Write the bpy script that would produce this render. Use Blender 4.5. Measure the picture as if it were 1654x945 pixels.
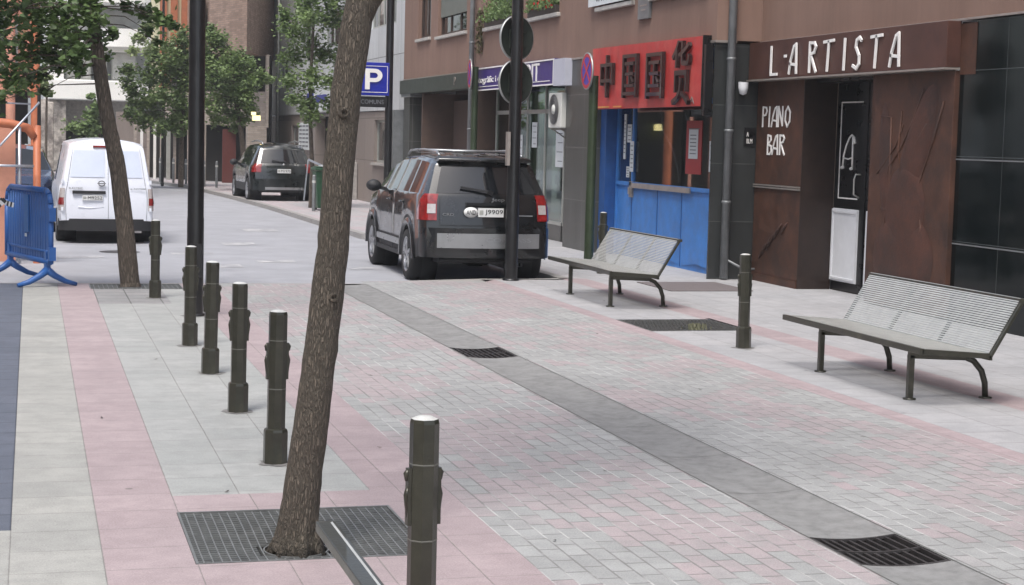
import bpy, math, random
from mathutils import Vector, Matrix
random.seed(7)
R = math.radians
for o in list(bpy.data.objects): bpy.data.objects.remove(o)
SC = bpy.context.scene; COL = SC.collection

# ------------------------------------------------------------------ camera
fwd = Vector((-0.27071716, 0.09320057, 0.95813667))
ax_x = Vector((9.62310808e-01, -5.64426759e-04, 2.71951448e-01))
ax_u = Vector((2.58868260e-02, 9.95647190e-01, -8.95351100e-02))
cam_d = bpy.data.cameras.new('camera'); cam = bpy.data.objects.new('camera', cam_d); COL.objects.link(cam)
# columns: camera axes in world coordinates (world rows = ax_x, fwd, ax_u)
right = Vector((ax_x.x, fwd.x, ax_u.x)); up = Vector((ax_x.y, fwd.y, ax_u.y)); look = Vector((ax_x.z, fwd.z, ax_u.z))
m = Matrix((right, up, -look)).transposed().to_4x4(); m.translation = (0, 0, 1.9)
cam.matrix_world = m
cam_d.sensor_width = 36.0; cam_d.lens = 36.0 * 2750 / 1654; cam_d.clip_end = 1500; cam_d.clip_start = .05
SC.camera = cam

# ------------------------------------------------------------------ light
W = bpy.data.worlds.new('World'); SC.world = W; W.use_nodes = True
wn = W.node_tree.nodes; wl = W.node_tree.links
sky = wn.new('ShaderNodeTexSky'); sky.sky_type = 'NISHITA'; sky.sun_disc = False
SUN_EL, SUN_AZ = R(62), R(215)
sky.sun_elevation = SUN_EL; sky.sun_rotation = SUN_AZ; sky.air_density = 1.0; sky.dust_density = 3.0; sky.ozone_density = 1.0
hs = wn.new('ShaderNodeHueSaturation'); hs.inputs['Saturation'].default_value = .6   # thin overcast
wl.new(sky.outputs[0], hs.inputs['Color']); wl.new(hs.outputs[0], wn['Background'].inputs[0]); wn['Background'].inputs[1].default_value = .145
sl = bpy.data.lights.new('sun', 'SUN'); sun = bpy.data.objects.new('sun', sl); COL.objects.link(sun)
sl.energy = 1.6; sl.angle = R(20); sl.color = (1, .96, .91)
sd = Vector((math.sin(SUN_AZ)*math.cos(SUN_EL), math.cos(SUN_AZ)*math.cos(SUN_EL), math.sin(SUN_EL)))
sun.rotation_euler = sd.to_track_quat('Z', 'Y').to_euler()
SC.view_settings.view_transform = 'Standard'; SC.view_settings.look = 'None'
SC.view_settings.exposure = .78; SC.view_settings.gamma = 1

# ------------------------------------------------------------------ mesh helpers
OFF = {}
def V3(a): return Vector(a)
class MB:
    def __init__(s): s.v = []; s.f = []; s.sm = []
    def face(s, pts, smooth=False):
        n = len(s.v); s.v += [tuple(p) for p in pts]; s.f.append(tuple(range(n, n+len(pts)))); s.sm.append(smooth); return s
    def box(s, x0, x1, y0, y1, z0, z1):
        n = len(s.v)
        s.v += [(x, y, z) for z in (z0, z1) for y in (y0, y1) for x in (x0, x1)]
        for f in ((0,2,3,1),(4,5,7,6),(0,1,5,4),(2,6,7,3),(0,4,6,2),(1,3,7,5)):
            s.f.append(tuple(n+i for i in f)); s.sm.append(False)
        return s
    def bar(s, p, q, w, h, upv=(0,0,1)):
        p = V3(p); q = V3(q); d = (q-p).normalized(); u = V3(upv)
        if abs(d.dot(u)) > .98: u = V3((0,1,0))
        sx = d.cross(u).normalized()*w/2; sy = sx.cross(d).normalized()*h/2
        n = len(s.v)
        for c in (p, q):
            for a, b in ((-1,-1),(1,-1),(1,1),(-1,1)): s.v.append(tuple(c+sx*a+sy*b))
        for f in ((3,2,1,0),(4,5,6,7),(0,1,5,4),(1,2,6,5),(2,3,7,6),(3,0,4,7)):
            s.f.append(tuple(n+i for i in f)); s.sm.append(False)
        return s
    def tube(s, pts, rad, n=10, caps=True, smooth=True):
        pts = [V3(p) for p in pts]
        if not isinstance(rad, (list, tuple)): rad = [rad]*len(pts)
        base = len(s.v); ref = None
        for i, p in enumerate(pts):
            d = (pts[min(i+1, len(pts)-1)] - pts[max(i-1, 0)]).normalized()
            if ref is None: ref = V3((1,0,0)) if abs(d.x) < .9 else V3((0,1,0))
            a = (ref - d*ref.dot(d)).normalized(); ref = a; b = d.cross(a)
            for k in range(n):
                t = 2*math.pi*(k+.5)/n
                s.v.append(tuple(p + (a*math.cos(t)+b*math.sin(t))*rad[i]))
        for i in range(len(pts)-1):
            for k in range(n):
                k2 = (k+1) % n
                s.f.append((base+i*n+k, base+i*n+k2, base+(i+1)*n+k2, base+(i+1)*n+k)); s.sm.append(smooth)
        if caps:
            s.f.append(tuple(base+k for k in reversed(range(n)))); s.sm.append(False)
            e = base+(len(pts)-1)*n; s.f.append(tuple(e+k for k in range(n))); s.sm.append(False)
        return s
    def lathe(s, prof, c=(0,0,0), axis='Z', n=24, smooth=True):
        c = V3(c); base = len(s.v)
        for r, h in prof:
            for k in range(n):
                t = 2*math.pi*(k+.5)/n; a, b = r*math.cos(t), r*math.sin(t)
                p = (a, b, h) if axis == 'Z' else ((h, a, b) if axis == 'X' else (b, h, a))
                s.v.append((c.x+p[0], c.y+p[1], c.z+p[2]))
        for i in range(len(prof)-1):
            for k in range(n):
                k2 = (k+1) % n
                s.f.append((base+i*n+k, base+i*n+k2, base+(i+1)*n+k2, base+(i+1)*n+k)); s.sm.append(smooth)
        return s
    def prism(s, poly, o, ux, uy, un, d):
        o = V3(o); ux = V3(ux); uy = V3(uy); un = V3(un); n = len(s.v); k = len(poly)
        for z in (0, d):
            for a, b in poly: s.v.append(tuple(o+ux*a+uy*b+un*z))
        s.f.append(tuple(n+i for i in reversed(range(k)))); s.sm.append(False)
        s.f.append(tuple(n+k+i for i in range(k))); s.sm.append(False)
        for i in range(k):
            j = (i+1) % k; s.f.append((n+i, n+j, n+k+j, n+k+i)); s.sm.append(False)
        return s
    def grid(s, P, smooth=True, skip=None):
        n = len(s.v); R_, C_ = len(P), len(P[0])
        for row in P: s.v += [tuple(p) for p in row]
        for i in range(R_-1):
            for j in range(C_-1):
                if skip and skip(i, j): continue
                s.f.append((n+i*C_+j, n+i*C_+j+1, n+(i+1)*C_+j+1, n+(i+1)*C_+j)); s.sm.append(smooth)
        return s
    def build(s, name, mat, parent=None, bev=0):
        me = bpy.data.meshes.new(name); off = V3(OFF.get(parent, (0,0,0))) if parent else V3((0,0,0))
        vs = [(v[0]-off.x, v[1]-off.y, v[2]-off.z) for v in s.v]
        me.from_pydata(vs, [], s.f); me.polygons.foreach_set('use_smooth', s.sm); me.materials.append(mat); me.update()
        o = bpy.data.objects.new(name, me); COL.objects.link(o)
        if parent: o.parent = parent; OFF[o] = tuple(off)
        if bev:
            b = o.modifiers.new('bevel', 'BEVEL'); b.width = bev; b.segments = 2; b.limit_method = 'ANGLE'; b.angle_limit = R(50)
        return o
def tag(o, label=None, cat=None, group=None, kind=None):
    if label: o['label'] = label
    if cat: o['category'] = cat
    if group: o['group'] = group
    if kind: o['kind'] = kind
    return o
def thing(name, label, cat, loc=(0,0,0), group=None, rz=0):
    o = bpy.data.objects.new(name, None); COL.objects.link(o); o.location = loc; o.rotation_euler = (0, 0, rz)
    OFF[o] = tuple(loc) if rz == 0 else (0,0,0); o.empty_display_size = .2
    return tag(o, label, cat, group)
def copy_tree(o, parent=None):
    c = o.copy(); COL.objects.link(c); c.parent = parent
    for ch in [x for x in bpy.data.objects if x.parent == o]: copy_tree(ch, c)
    return c
def dup(o, loc, label, rz=None, group=None):
    c = copy_tree(o); c.location = loc; c['label'] = label
    if rz is not None: c.rotation_euler = (0, 0, rz)
    if group: c['group'] = group
    return c
FX = ((0,-1,0), (0,0,1), (-1,0,0))      # writing on a facade that looks to -X
FY = ((1,0,0), (0,0,1), (0,-1,0))       # writing that looks to -Y
def text_mb(txt, o, fr, w, h, d=.01):
    cu = bpy.data.curves.new('t', 'FONT'); cu.body = txt; cu.extrude = .5; cu.resolution_u = 3
    ob = bpy.data.objects.new('t', cu); COL.objects.link(ob)
    dg = bpy.context.evaluated_depsgraph_get(); dg.update(); me = bpy.data.meshes.new_from_object(ob.evaluated_get(dg))
    xs = [v.co.x for v in me.vertices]; ys = [v.co.y for v in me.vertices]
    b = MB()
    if xs:
        x0, x1, y0, y1 = min(xs), max(xs), min(ys), max(ys); o = V3(o); a, c, n = map(V3, fr)
        for v in me.vertices:
            b.v.append(tuple(o + a*((v.co.x-x0)/(x1-x0)*w) + c*((v.co.y-y0)/(y1-y0)*h) + n*((v.co.z+.5)*d)))
        for p in me.polygons: b.f.append(tuple(p.vertices)); b.sm.append(False)
    bpy.data.objects.remove(ob); bpy.data.meshes.remove(me); bpy.data.curves.remove(cu)
    return b
STROKES = {  # thin tall display letters, unit box
 'L': ([[(.15,1),(.15,0),(.8,0)]], .8), '.': ([[(.3,.62),(.42,.62)]], .5),
 'A': ([[(.05,0),(.2,.45),(.5,.93),(.72,1),(.8,0)], [(.15,.33),(.8,.28)]], .95),
 'R': ([[(.2,0),(.2,1),(.65,.98),(.8,.85),(.65,.66),(.3,.6),(.85,0)]], .95),
 'T': ([[(0,.97),(.9,1)], [(.45,.98),(.35,0)]], .95), 'I': ([[(.3,1),(.25,0)]], .55),
 'S': ([[(.75,.9),(.6,1),(.35,.92),(.3,.7),(.6,.42),(.62,.15),(.4,0),(.1,.1)]], .9),
 'P': ([[(.2,0),(.2,1),(.65,.97),(.75,.8),(.6,.6),(.2,.55)]], .85),
 'N': ([[(.15,0),(.15,1),(.7,.05),(.7,1)]], .9),
 'O': ([[(.45,1),(.15,.75),(.12,.3),(.4,0),(.7,.25),(.75,.7),(.45,1)]], .95),
 'B': ([[(.2,0),(.2,1),(.6,.95),(.65,.75),(.25,.5),(.7,.42),(.75,.15),(.55,0),(.2,0)]], .9)}
def stroke_text(txt, o, fr, cw, h, t, d=.012, adv=None):
    b = MB(); o = V3(o); a, c, n = map(V3, fr); x = 0
    for i, ch in enumerate(txt):
        if ch == ' ': x += cw*.6; continue
        st, wd = STROKES[ch]
        if adv: x = adv[i]
        for pl in st:
            for k in range(len(pl)-1):
                p = o+a*(x+pl[k][0]*cw)+c*(pl[k][1]*h)+n*d; q = o+a*(x+pl[k+1][0]*cw)+c*(pl[k+1][1]*h)+n*(d+.0005*k)
                e = (q-p).normalized()*t*.35
                b.bar(p-e, q+e, t*(1.0 if abs((q-p).dot(c)) > abs((q-p).dot(a)) else 1.0), d, n)
        x += cw*wd
    return b

# ------------------------------------------------------------------ materials
MATS = {}
class NT:
    def __init__(s, m): s.n = m.node_tree.nodes; s.l = m.node_tree.links
    def add(s, t, **k):
        nd = s.n.new(t)
        for a, b in k.items(): setattr(nd, a, b)
        return nd
    def math(s, op, a, b=None, c=None):
        nd = s.n.new('ShaderNodeMath'); nd.operation = op
        for i, x in enumerate((a, b, c)):
            if x is None: continue
            if isinstance(x, (int, float)): nd.inputs[i].default_value = x
            else: s.l.new(x, nd.inputs[i])
        return nd.outputs[0]
    def mix(s, f, a, b, mode='MIX'):
        nd = s.n.new('ShaderNodeMix'); nd.data_type = 'RGBA'; nd.blend_type = mode
        for i, x in ((0, f), (6, a), (7, b)):
            if isinstance(x, (int, float)): nd.inputs[i].default_value = x
            elif isinstance(x, tuple): nd.inputs[i].default_value = (*x[:3], 1)
            else: s.l.new(x, nd.inputs[i])
        return nd.outputs[2]
    def noise(s, vec, scale, detail=4, rough=.6):
        nd = s.n.new('ShaderNodeTexNoise'); nd.inputs['Scale'].default_value = scale; nd.inputs['Detail'].default_value = detail
        nd.inputs['Roughness'].default_value = rough
        if vec is not None: s.l.new(vec, nd.inputs['Vector'])
        return nd.outputs[0]
    def ramp(s, f, stops):
        nd = s.n.new('ShaderNodeValToRGB'); cr = nd.color_ramp
        while len(cr.elements) < len(stops): cr.elements.new(.5)
        for e, (p, c) in zip(cr.elements, stops):
            e.position = p; e.color = (*c, 1) if isinstance(c, tuple) else (c, c, c, 1)
        s.l.new(f, nd.inputs[0]); return nd.outputs[0]
    def bump(s, h, strength, dist=.01):
        nd = s.n.new('ShaderNodeBump'); nd.inputs['Strength'].default_value = strength; nd.inputs['Distance'].default_value = dist
        s.l.new(h, nd.inputs['Height']); s.l.new(nd.outputs[0], s.n['Principled BSDF'].inputs['Normal'])
def base(name):
    m = bpy.data.materials.new(name); m.use_nodes = True; MATS[name] = m
    t = NT(m); t.p = t.n['Principled BSDF']; t.co = t.add('ShaderNodeTexCoord').outputs['Object']; return m, t
def mat(name, col, rough=.6, metal=0, var=.15, scale=6, bump=.2, bscale=60, spec=.5, coat=0, col2=None, v2=.5):
    m, t = base(name); p = t.p
    n = t.noise(t.co, scale, 6)
    dark = tuple(c*(1-var) for c in col); lite = tuple(min(1, c*(1+var)) for c in col)
    c = t.ramp(n, [(.3, dark), (.7, lite)])
    if col2:
        f = t.ramp(t.noise(t.co, scale*.37, 8, .7), [(v2-.08, 0), (v2+.1, 1)]); c = t.mix(f, c, col2)
    t.l.new(c, p.inputs['Base Color'])
    p.inputs['Metallic'].default_value = metal; p.inputs['Specular IOR Level'].default_value = spec
    t.l.new(t.ramp(n, [(.2, max(0, rough-.08)), (.8, min(1, rough+.08))]), p.inputs['Roughness'])
    if coat: p.inputs['Coat Weight'].default_value = coat; p.inputs['Coat Roughness'].default_value = .03
    if bump: t.bump(t.noise(t.co, bscale, 3), bump, .004)
    return m
def emit(name, col, s):
    m, t = base(name); t.p.inputs['Base Color'].default_value = (*col, 1)
    t.p.inputs['Emission Color'].default_value = (*col, 1); t.p.inputs['Emission Strength'].default_value = s; return m
def glass(name, tint=(.75,.8,.8), refl=.12):
    m, t = base(name); t.n.remove(t.p); out = t.n['Material Output']
    tr = t.add('ShaderNodeBsdfTransparent'); tr.inputs[0].default_value = (*tint, 1)
    gl = t.add('ShaderNodeBsdfGlossy'); gl.inputs['Roughness'].default_value = .02; gl.inputs[0].default_value = (.95,.97,1,1)
    lw = t.add('ShaderNodeLayerWeight'); lw.inputs[0].default_value = .35
    f = t.math('ADD', t.math('MULTIPLY', lw.outputs['Fresnel'], .75), refl); f = t.math('MINIMUM', f, .9)
    mx = t.add('ShaderNodeMixShader'); t.l.new(f, mx.inputs[0]); t.l.new(tr.outputs[0], mx.inputs[1]); t.l.new(gl.outputs[0], mx.inputs[2])
    t.l.new(mx.outputs[0], out.inputs[0]); return m
def paving(name, ca, cb, ly, lx, stag, pink=None, pthr=.56, mortar=(.2,.19,.18), mw=.004, ox=0, bump=.5, var=.1, wear=.25, mlight=None):
    m, t = base(name); p = t.p
    sep = t.add('ShaderNodeSeparateXYZ'); t.l.new(t.co, sep.inputs[0]); X, Y = sep.outputs[0], sep.outputs[1]
    vx = t.math('DIVIDE', t.math('SUBTRACT', X, ox), lx); row = t.math('FLOOR', vx)
    par = t.math('FRACT', t.math('MULTIPLY', row, .5))
    wn_ = t.add('ShaderNodeTexWhiteNoise', noise_dimensions='1D'); t.l.new(row, wn_.inputs['W'])
    sh = t.math('MULTIPLY', t.math('ADD', par, t.math('MULTIPLY', wn_.outputs[0], .15)), stag)
    vy = t.math('ADD', t.math('DIVIDE', Y, ly), sh); cy = t.math('FLOOR', vy)
    fx, fy = t.math('FRACT', vx), t.math('FRACT', vy)
    ex = t.math('MULTIPLY', t.math('MINIMUM', fx, t.math('SUBTRACT', 1, fx)), lx)
    ey = t.math('MULTIPLY', t.math('MINIMUM', fy, t.math('SUBTRACT', 1, fy)), ly)
    wob = t.math('MULTIPLY', t.math('SUBTRACT', t.noise(t.co, 9, 3), .5), .004)
    e = t.math('ADD', t.math('MINIMUM', ex, ey), wob)
    cell = t.add('ShaderNodeCombineXYZ'); t.l.new(row, cell.inputs[0]); t.l.new(cy, cell.inputs[1])
    wc = t.add('ShaderNodeTexWhiteNoise', noise_dimensions='2D'); t.l.new(cell.outputs[0], wc.inputs['Vector'])
    rnd = wc.outputs['Value']
    c = t.mix(rnd, ca, cb)
    if pink:
        sc = t.add('ShaderNodeVectorMath', operation='MULTIPLY'); t.l.new(cell.outputs[0], sc.inputs[0]); sc.inputs[1].default_value = (lx, ly, 0)
        big = t.noise(sc.outputs[0], .75, 3, .6)
        val = t.math('ADD', big, t.math('MULTIPLY', t.math('SUBTRACT', rnd, .5), .17))
        pm = t.ramp(val, [(pthr, 0), (pthr+.015, 1)])
        wc2 = t.add('ShaderNodeTexWhiteNoise', noise_dimensions='3D'); t.l.new(sc.outputs[0], wc2.inputs['Vector'])
        pk = t.mix(wc2.outputs['Value'], pink, tuple(x*.86+.05 for x in pink))
        c = t.mix(pm, c, pk)
    st = t.noise(t.co, .9, 8, .65)
    c = t.mix(t.ramp(st, [(.35, wear), (.62, 0)]), c, tuple(x*.6 for x in ca))
    st2 = t.noise(t.co, 4.5, 9, .75); c = t.mix(t.ramp(st2, [(.42, .42), (.58, 0)]), c, tuple(x*.5 for x in ca))
    st3 = t.noise(t.co, 2.2, 6, .7); c = t.mix(t.ramp(st3, [(.55, 0), (.75, .28)]), c, tuple(min(1, x*1.4) for x in ca))
    sp = t.noise(t.co, 110, 3, .85); c = t.mix(.42, c, t.ramp(sp, [(.3, tuple(x*.45 for x in ca)), (.7, tuple(min(1, x*1.5) for x in ca))]))
    jm = t.ramp(e, [(max(0, mw*.5), 1), (mw*1.6, 0)])
    mc = mortar
    if mlight:
        # pale sand joints along the rows, darker ones across
        jn = t.ramp(t.noise(t.co, 1.6, 4), [(.45, 0), (.6, 1)])
        isx = t.math('LESS_THAN', ex, ey)
        mc = t.mix(t.math('MULTIPLY', isx, t.math('ADD', t.math('MULTIPLY', jn, .75), .1)), mortar, mlight)
    c = t.mix(jm, c, mc)
    # dark spots of old chewing gum
    vo = t.add('ShaderNodeTexVoronoi'); vo.inputs['Scale'].default_value = 1.7; t.l.new(t.co, vo.inputs['Vector'])
    g = t.ramp(vo.outputs['Distance'], [(.03, .6), (.042, 0)]); c = t.mix(g, c, (.12,.11,.1))
    t.l.new(c, p.inputs['Base Color'])
    t.l.new(t.ramp(st, [(.3, .62), (.7, .85)]), p.inputs['Roughness']); p.inputs['Specular IOR Level'].default_value = .35
    h = t.math('ADD', t.ramp(e, [(0, 0), (min(1, mw*2.2), 1)]), t.math('MULTIPLY', sp, .3))
    h = t.math('ADD', h, t.math('MULTIPLY', rnd, .35))
    t.bump(h, bump, .004)
    return m
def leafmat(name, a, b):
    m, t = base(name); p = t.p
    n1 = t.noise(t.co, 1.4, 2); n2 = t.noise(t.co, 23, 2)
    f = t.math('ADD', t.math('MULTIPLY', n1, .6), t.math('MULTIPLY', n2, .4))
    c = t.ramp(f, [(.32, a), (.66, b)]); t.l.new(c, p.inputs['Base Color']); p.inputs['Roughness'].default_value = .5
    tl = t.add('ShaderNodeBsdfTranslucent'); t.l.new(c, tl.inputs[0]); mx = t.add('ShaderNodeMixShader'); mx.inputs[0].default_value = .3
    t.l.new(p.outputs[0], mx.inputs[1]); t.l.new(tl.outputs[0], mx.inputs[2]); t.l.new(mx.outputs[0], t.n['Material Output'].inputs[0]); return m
def barkmat(name, a, b, sc=1):
    m, t = base(name); mp = t.add('ShaderNodeMapping'); mp.inputs['Scale'].default_value = (38*sc, 38*sc, 7*sc); t.l.new(t.co, mp.inputs[0])
    vo = t.add('ShaderNodeTexVoronoi', feature='DISTANCE_TO_EDGE'); vo.inputs['Scale'].default_value = 1
    nd = t.add('ShaderNodeTexNoise'); nd.inputs['Scale'].default_value = .8; nd.inputs['Detail'].default_value = 6; t.l.new(mp.outputs[0], nd.inputs[0])
    mv = t.add('ShaderNodeVectorMath', operation='ADD'); t.l.new(mp.outputs[0], mv.inputs[0])
    mm = t.add('ShaderNodeVectorMath', operation='SCALE'); t.l.new(nd.outputs['Color'], mm.inputs[0]); mm.inputs['Scale'].default_value = 2.2
    t.l.new(mm.outputs[0], mv.inputs[1]); t.l.new(mv.outputs[0], vo.inputs['Vector'])
    h = t.ramp(vo.outputs[0], [(0, 0), (.28, 1)])
    c = t.mix(h, a, b); c = t.mix(t.math('MULTIPLY', t.noise(t.co, 3, 5), .35), c, (.14,.14,.1))
    t.l.new(c, t.p.inputs['Base Color']); t.p.inputs['Roughness'].default_value = .9; t.bump(t.math('ADD', h, nd.outputs[0]), 1, .012); return m
def tiles(name, col, lw, lh, mortar, vert='Y', rough=.4, mw=.006, var=.1, offs=0.0, spec=.5, z0=0, y0=0, metal=0):
    """cladding or brick on an upright wall: courses along world Y (or X) and Z"""
    m, t = base(name); p = t.p
    sep = t.add('ShaderNodeSeparateXYZ'); t.l.new(t.co, sep.inputs[0]); cb = t.add('ShaderNodeCombineXYZ')
    t.l.new(t.math('ADD', sep.outputs[0], t.math('SUBTRACT', sep.outputs[1], y0)), cb.inputs[0]); t.l.new(t.math('SUBTRACT', sep.outputs[2], z0), cb.inputs[1])
    br = t.add('ShaderNodeTexBrick'); br.offset = offs; t.l.new(cb.outputs[0], br.inputs['Vector'])
    br.inputs['Scale'].default_value = 1; br.inputs['Brick Width'].default_value = lw; br.inputs['Row Height'].default_value = lh
    br.inputs['Mortar Size'].default_value = mw; br.inputs['Mortar Smooth'].default_value = .1
    br.inputs['Color1'].default_value = (*[c*(1-var) for c in col], 1); br.inputs['Color2'].default_value = (*[min(1, c*(1+var)) for c in col], 1)
    br.inputs['Mortar'].default_value = (*mortar, 1)
    mp = t.add('ShaderNodeMapping'); mp.inputs['Scale'].default_value = (2, 2, .35); t.l.new(t.co, mp.inputs[0])
    st = t.noise(mp.outputs[0], 1.5, 8, .65)
    c = t.mix(t.ramp(st, [(.4, .35), (.65, 0)]), br.outputs['Color'], tuple(x*.55 for x in col))
    t.l.new(c, p.inputs['Base Color']); p.inputs['Specular IOR Level'].default_value = spec; p.inputs['Metallic'].default_value = metal
    t.l.new(t.ramp(st, [(.2, max(.02, rough-.1)), (.8, rough+.08)]), p.inputs['Roughness'])
    inv = t.math('SUBTRACT', 1, br.outputs['Fac']); t.bump(t.math('ADD', inv, t.math('MULTIPLY', t.noise(t.co, 90, 2), .1)), .35, .004)
    return m
def stuccomat(name, col):
    m, t = base(name); p = t.p
    mp = t.add('ShaderNodeMapping'); mp.inputs['Scale'].default_value = (3, 3, .35); t.l.new(t.co, mp.inputs[0])
    a = t.noise(mp.outputs[0], 1.2, 8, .7); b = t.noise(t.co, .6, 5); g = t.noise(t.co, 140, 2, .8)
    c = t.mix(t.ramp(a, [(.38, .5), (.6, 0)]), col, tuple(x*.62 for x in col))
    c = t.mix(t.ramp(b, [(.4, 0), (.7, .35)]), c, tuple(min(1, x*1.35+.01) for x in col))
    c = t.mix(.3, c, t.ramp(g, [(.3, tuple(x*.5 for x in col)), (.7, tuple(x*1.6 for x in col))]))
    t.l.new(c, p.inputs['Base Color']); p.inputs['Roughness'].default_value = .92; p.inputs['Specular IOR Level'].default_value = .2
    t.bump(g, .5, .006); return m


M_brick = paving('paving_bricks', (.34,.345,.34), (.43,.435,.43), .21, .105, 1.0, pink=(.44,.325,.342), pthr=.50, mortar=(.15,.145,.14), mw=.0040, ox=2.17, mlight=(.56,.56,.55), wear=.34)
M_grey = paving('grey_slabs', (.36,.37,.36), (.44,.44,.43), .39, .35, 0, mw=.0025, ox=.71, wear=.35)
M_greyw = paving('warm_grey_slabs', (.36,.36,.34), (.45,.445,.415), .39, .4, 0, mw=.0025, ox=-.09, wear=.38)
M_pink = paving('pink_slabs', (.38,.31,.318), (.45,.37,.378), .39, .4, 0, mw=.0025, ox=.31, wear=.35)
M_greyR = paving('grey_slabs_terrace', (.39,.39,.40), (.46,.45,.455), .4, .4, 1, mw=.003, ox=.05, wear=.42)
M_dark = paving('dark_blocks', (.115,.13,.165), (.145,.16,.2), .39, .4, 0, mw=.005, ox=-.49, mortar=(.05,.055,.07), wear=.2)
M_patch = paving('dull_slabs', (.29,.29,.29), (.36,.34,.34), .35, .35, 0, mw=.006, ox=.71, mortar=(.1,.1,.1), wear=.4)
M_asph = mat('asphalt', (.33,.335,.36), .85, var=.12, scale=1.5, bump=.8, bscale=180, col2=(.29,.295,.315), v2=.6)
M_conc = mat('channel_concrete', (.225,.225,.222), .9, var=.18, scale=14, bump=.7, bscale=130, spec=.2, col2=(.27,.27,.267), v2=.54)
M_kerb = mat('kerb_stone', (.30,.29,.28), .85, var=.15, scale=4)
M_ground = mat('ground_earth', (.2,.2,.19), .95, var=.2, scale=1)
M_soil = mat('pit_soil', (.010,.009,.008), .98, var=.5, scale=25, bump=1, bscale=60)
M_line = mat('worn_road_paint', (.5,.5,.5), .8, var=.15, scale=6, col2=(.29,.29,.31), v2=.46)
M_iron = mat('galvanised_grating', (.20,.205,.20), .5, .4, var=.25, scale=14, bump=.2)
M_iron2 = mat('cast_iron', (.06,.055,.055), .6, .5, var=.3, scale=10)
M_olive = mat('olive_painted_metal', (.040,.039,.028), .36, .3, var=.25, scale=9, bump=.25, bscale=90, coat=.25, col2=(.075,.07,.05), v2=.62)
M_cap = mat('pale_metal_sheen', (.6,.6,.57), .4, .2, var=.2, scale=20)  # sky reflection on the bollard caps painted as pale colour; also plain pale bands
M_steel = mat('brushed_steel_wire', (.54,.545,.515), .36, .4, var=.12, scale=10, bump=.1)
M_stain = mat('stained_steel_wire', (.27,.28,.29), .5, .7, var=.3, scale=10)
M_black = mat('black_lamp_paint', (.012,.012,.013), .38, .2, var=.3, scale=5, bump=.3, coat=.3)
M_bark = barkmat('bark_near', (.085,.068,.055), (.155,.123,.098), 2.2)
M_bark2 = barkmat('bark_far', (.07,.053,.043), (.18,.14,.115), .9)
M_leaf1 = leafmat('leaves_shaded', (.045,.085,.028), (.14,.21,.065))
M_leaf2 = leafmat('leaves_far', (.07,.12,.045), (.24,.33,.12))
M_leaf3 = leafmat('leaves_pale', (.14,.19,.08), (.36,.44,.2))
M_stucco = stuccomat('brown_render', (.235,.152,.12))
M_sill = mat('stone_sill', (.42,.40,.37), .8, var=.15)
M_granite = tiles('polished_dark_granite', (.040,.043,.043), 1.6, .82, (.09,.095,.09), rough=.16, mw=.005, var=.1)
M_granite2 = tiles('grey_green_granite', (.062,.063,.058), 2.4, .92, (.15,.15,.14), rough=.35, mw=.006, var=.1, z0=-.05)
M_btile = tiles('black_gloss_tiles', (.004,.0075,.008), 1.05, .94, (.08,.09,.09), rough=.1, spec=.3, mw=.004, var=.2, z0=-.04, y0=-.1)
M_corten = mat('rusted_steel', (.085,.038,.024), .62, .25, var=.35, scale=3.5, bump=.5, bscale=45, col2=(.046,.025,.019), v2=.55)
M_cortenS = mat('rusted_steel_sign', (.098,.044,.033), .5, .3, var=.25, scale=2.5, bump=.3, bscale=60, col2=(.07,.032,.028), v2=.56)
M_relief = mat('dark_relief_bronze', (.088,.036,.024), .6, .25, var=.3, scale=4, bump=.6, bscale=35, col2=(.052,.028,.022), v2=.5)
M_rail = mat('weathered_metal_edge', (.40,.36,.33), .45, .6, var=.15)
M_white = mat('white_paint', (.72,.73,.75), .45, var=.05)
M_letter = mat('white_letters', (.8,.78,.75), .5, var=.05, bump=0)
M_dblack = mat('black_door_paint', (.008,.008,.009), .3, var=.3)
M_blue = mat('blue_shopfront_paint', (.045,.19,.52), .5, var=.16, scale=5, bump=.2, bscale=40, col2=(.06,.165,.42), v2=.6)
M_blued = mat('dark_blue_paint', (.015,.075,.25), .5, var=.15)
M_red = mat('red_sign_panel', (.46,.040,.036), .45, var=.16, scale=4, bump=.3, bscale=8, col2=(.54,.09,.075), v2=.6)
M_redp = mat('red_notice', (.35,.03,.03), .6, var=.1)
M_brush = mat('dark_carved_letters', (.030,.016,.015), .32, .1, var=.3, scale=12, coat=.3)
M_purple = mat('purple_fascia', (.045,.026,.17), .45, var=.08)
M_greensh = mat('grey_green_panel', (.058,.07,.05), .55, var=.12)
M_dkbeam = mat('dark_green_beam', (.04,.05,.042), .5, var=.15)
M_garage = mat('brown_garage_wall', (.085,.055,.043), .85, var=.15)
M_postg = mat('green_painted_post', (.035,.052,.026), .42, .2, var=.25, scale=5, coat=.2)
M_pipe = mat('grey_downpipe', (.20,.21,.215), .45, .4, var=.2, scale=5, bump=.1)
M_dark_in = mat('dark_interior', (.018,.016,.014), .9, var=.4, scale=2)
M_warm_in = mat('brown_interior', (.13,.085,.055), .9, var=.5, scale=2)
M_green_in = mat('green_interior', (.12,.15,.08), .9, var=.3, scale=1.5)
M_paper = mat('paper_notice', (.62,.65,.66), .8, var=.06, bump=0)
M_ink = mat('ink_grey', (.16,.17,.18), .8, var=.1, bump=0)
M_ac = mat('air_conditioner_enamel', (.6,.6,.56), .5, var=.08)
M_grille = mat('fan_grille_grey', (.12,.12,.12), .6, var=.1)
M_alu = mat('aluminium_frame', (.42,.43,.40), .4, .4, var=.1)
M_wood = mat('brown_window_wood', (.05,.03,.022), .6, var=.3)
M_shut = mat('roller_blind', (.14,.15,.13), .7, var=.15)
M_flower = mat('red_petals', (.55,.02,.02), .6, var=.2)
M_planter = mat('dark_planter', (.04,.03,.025), .7, var=.2)
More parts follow.
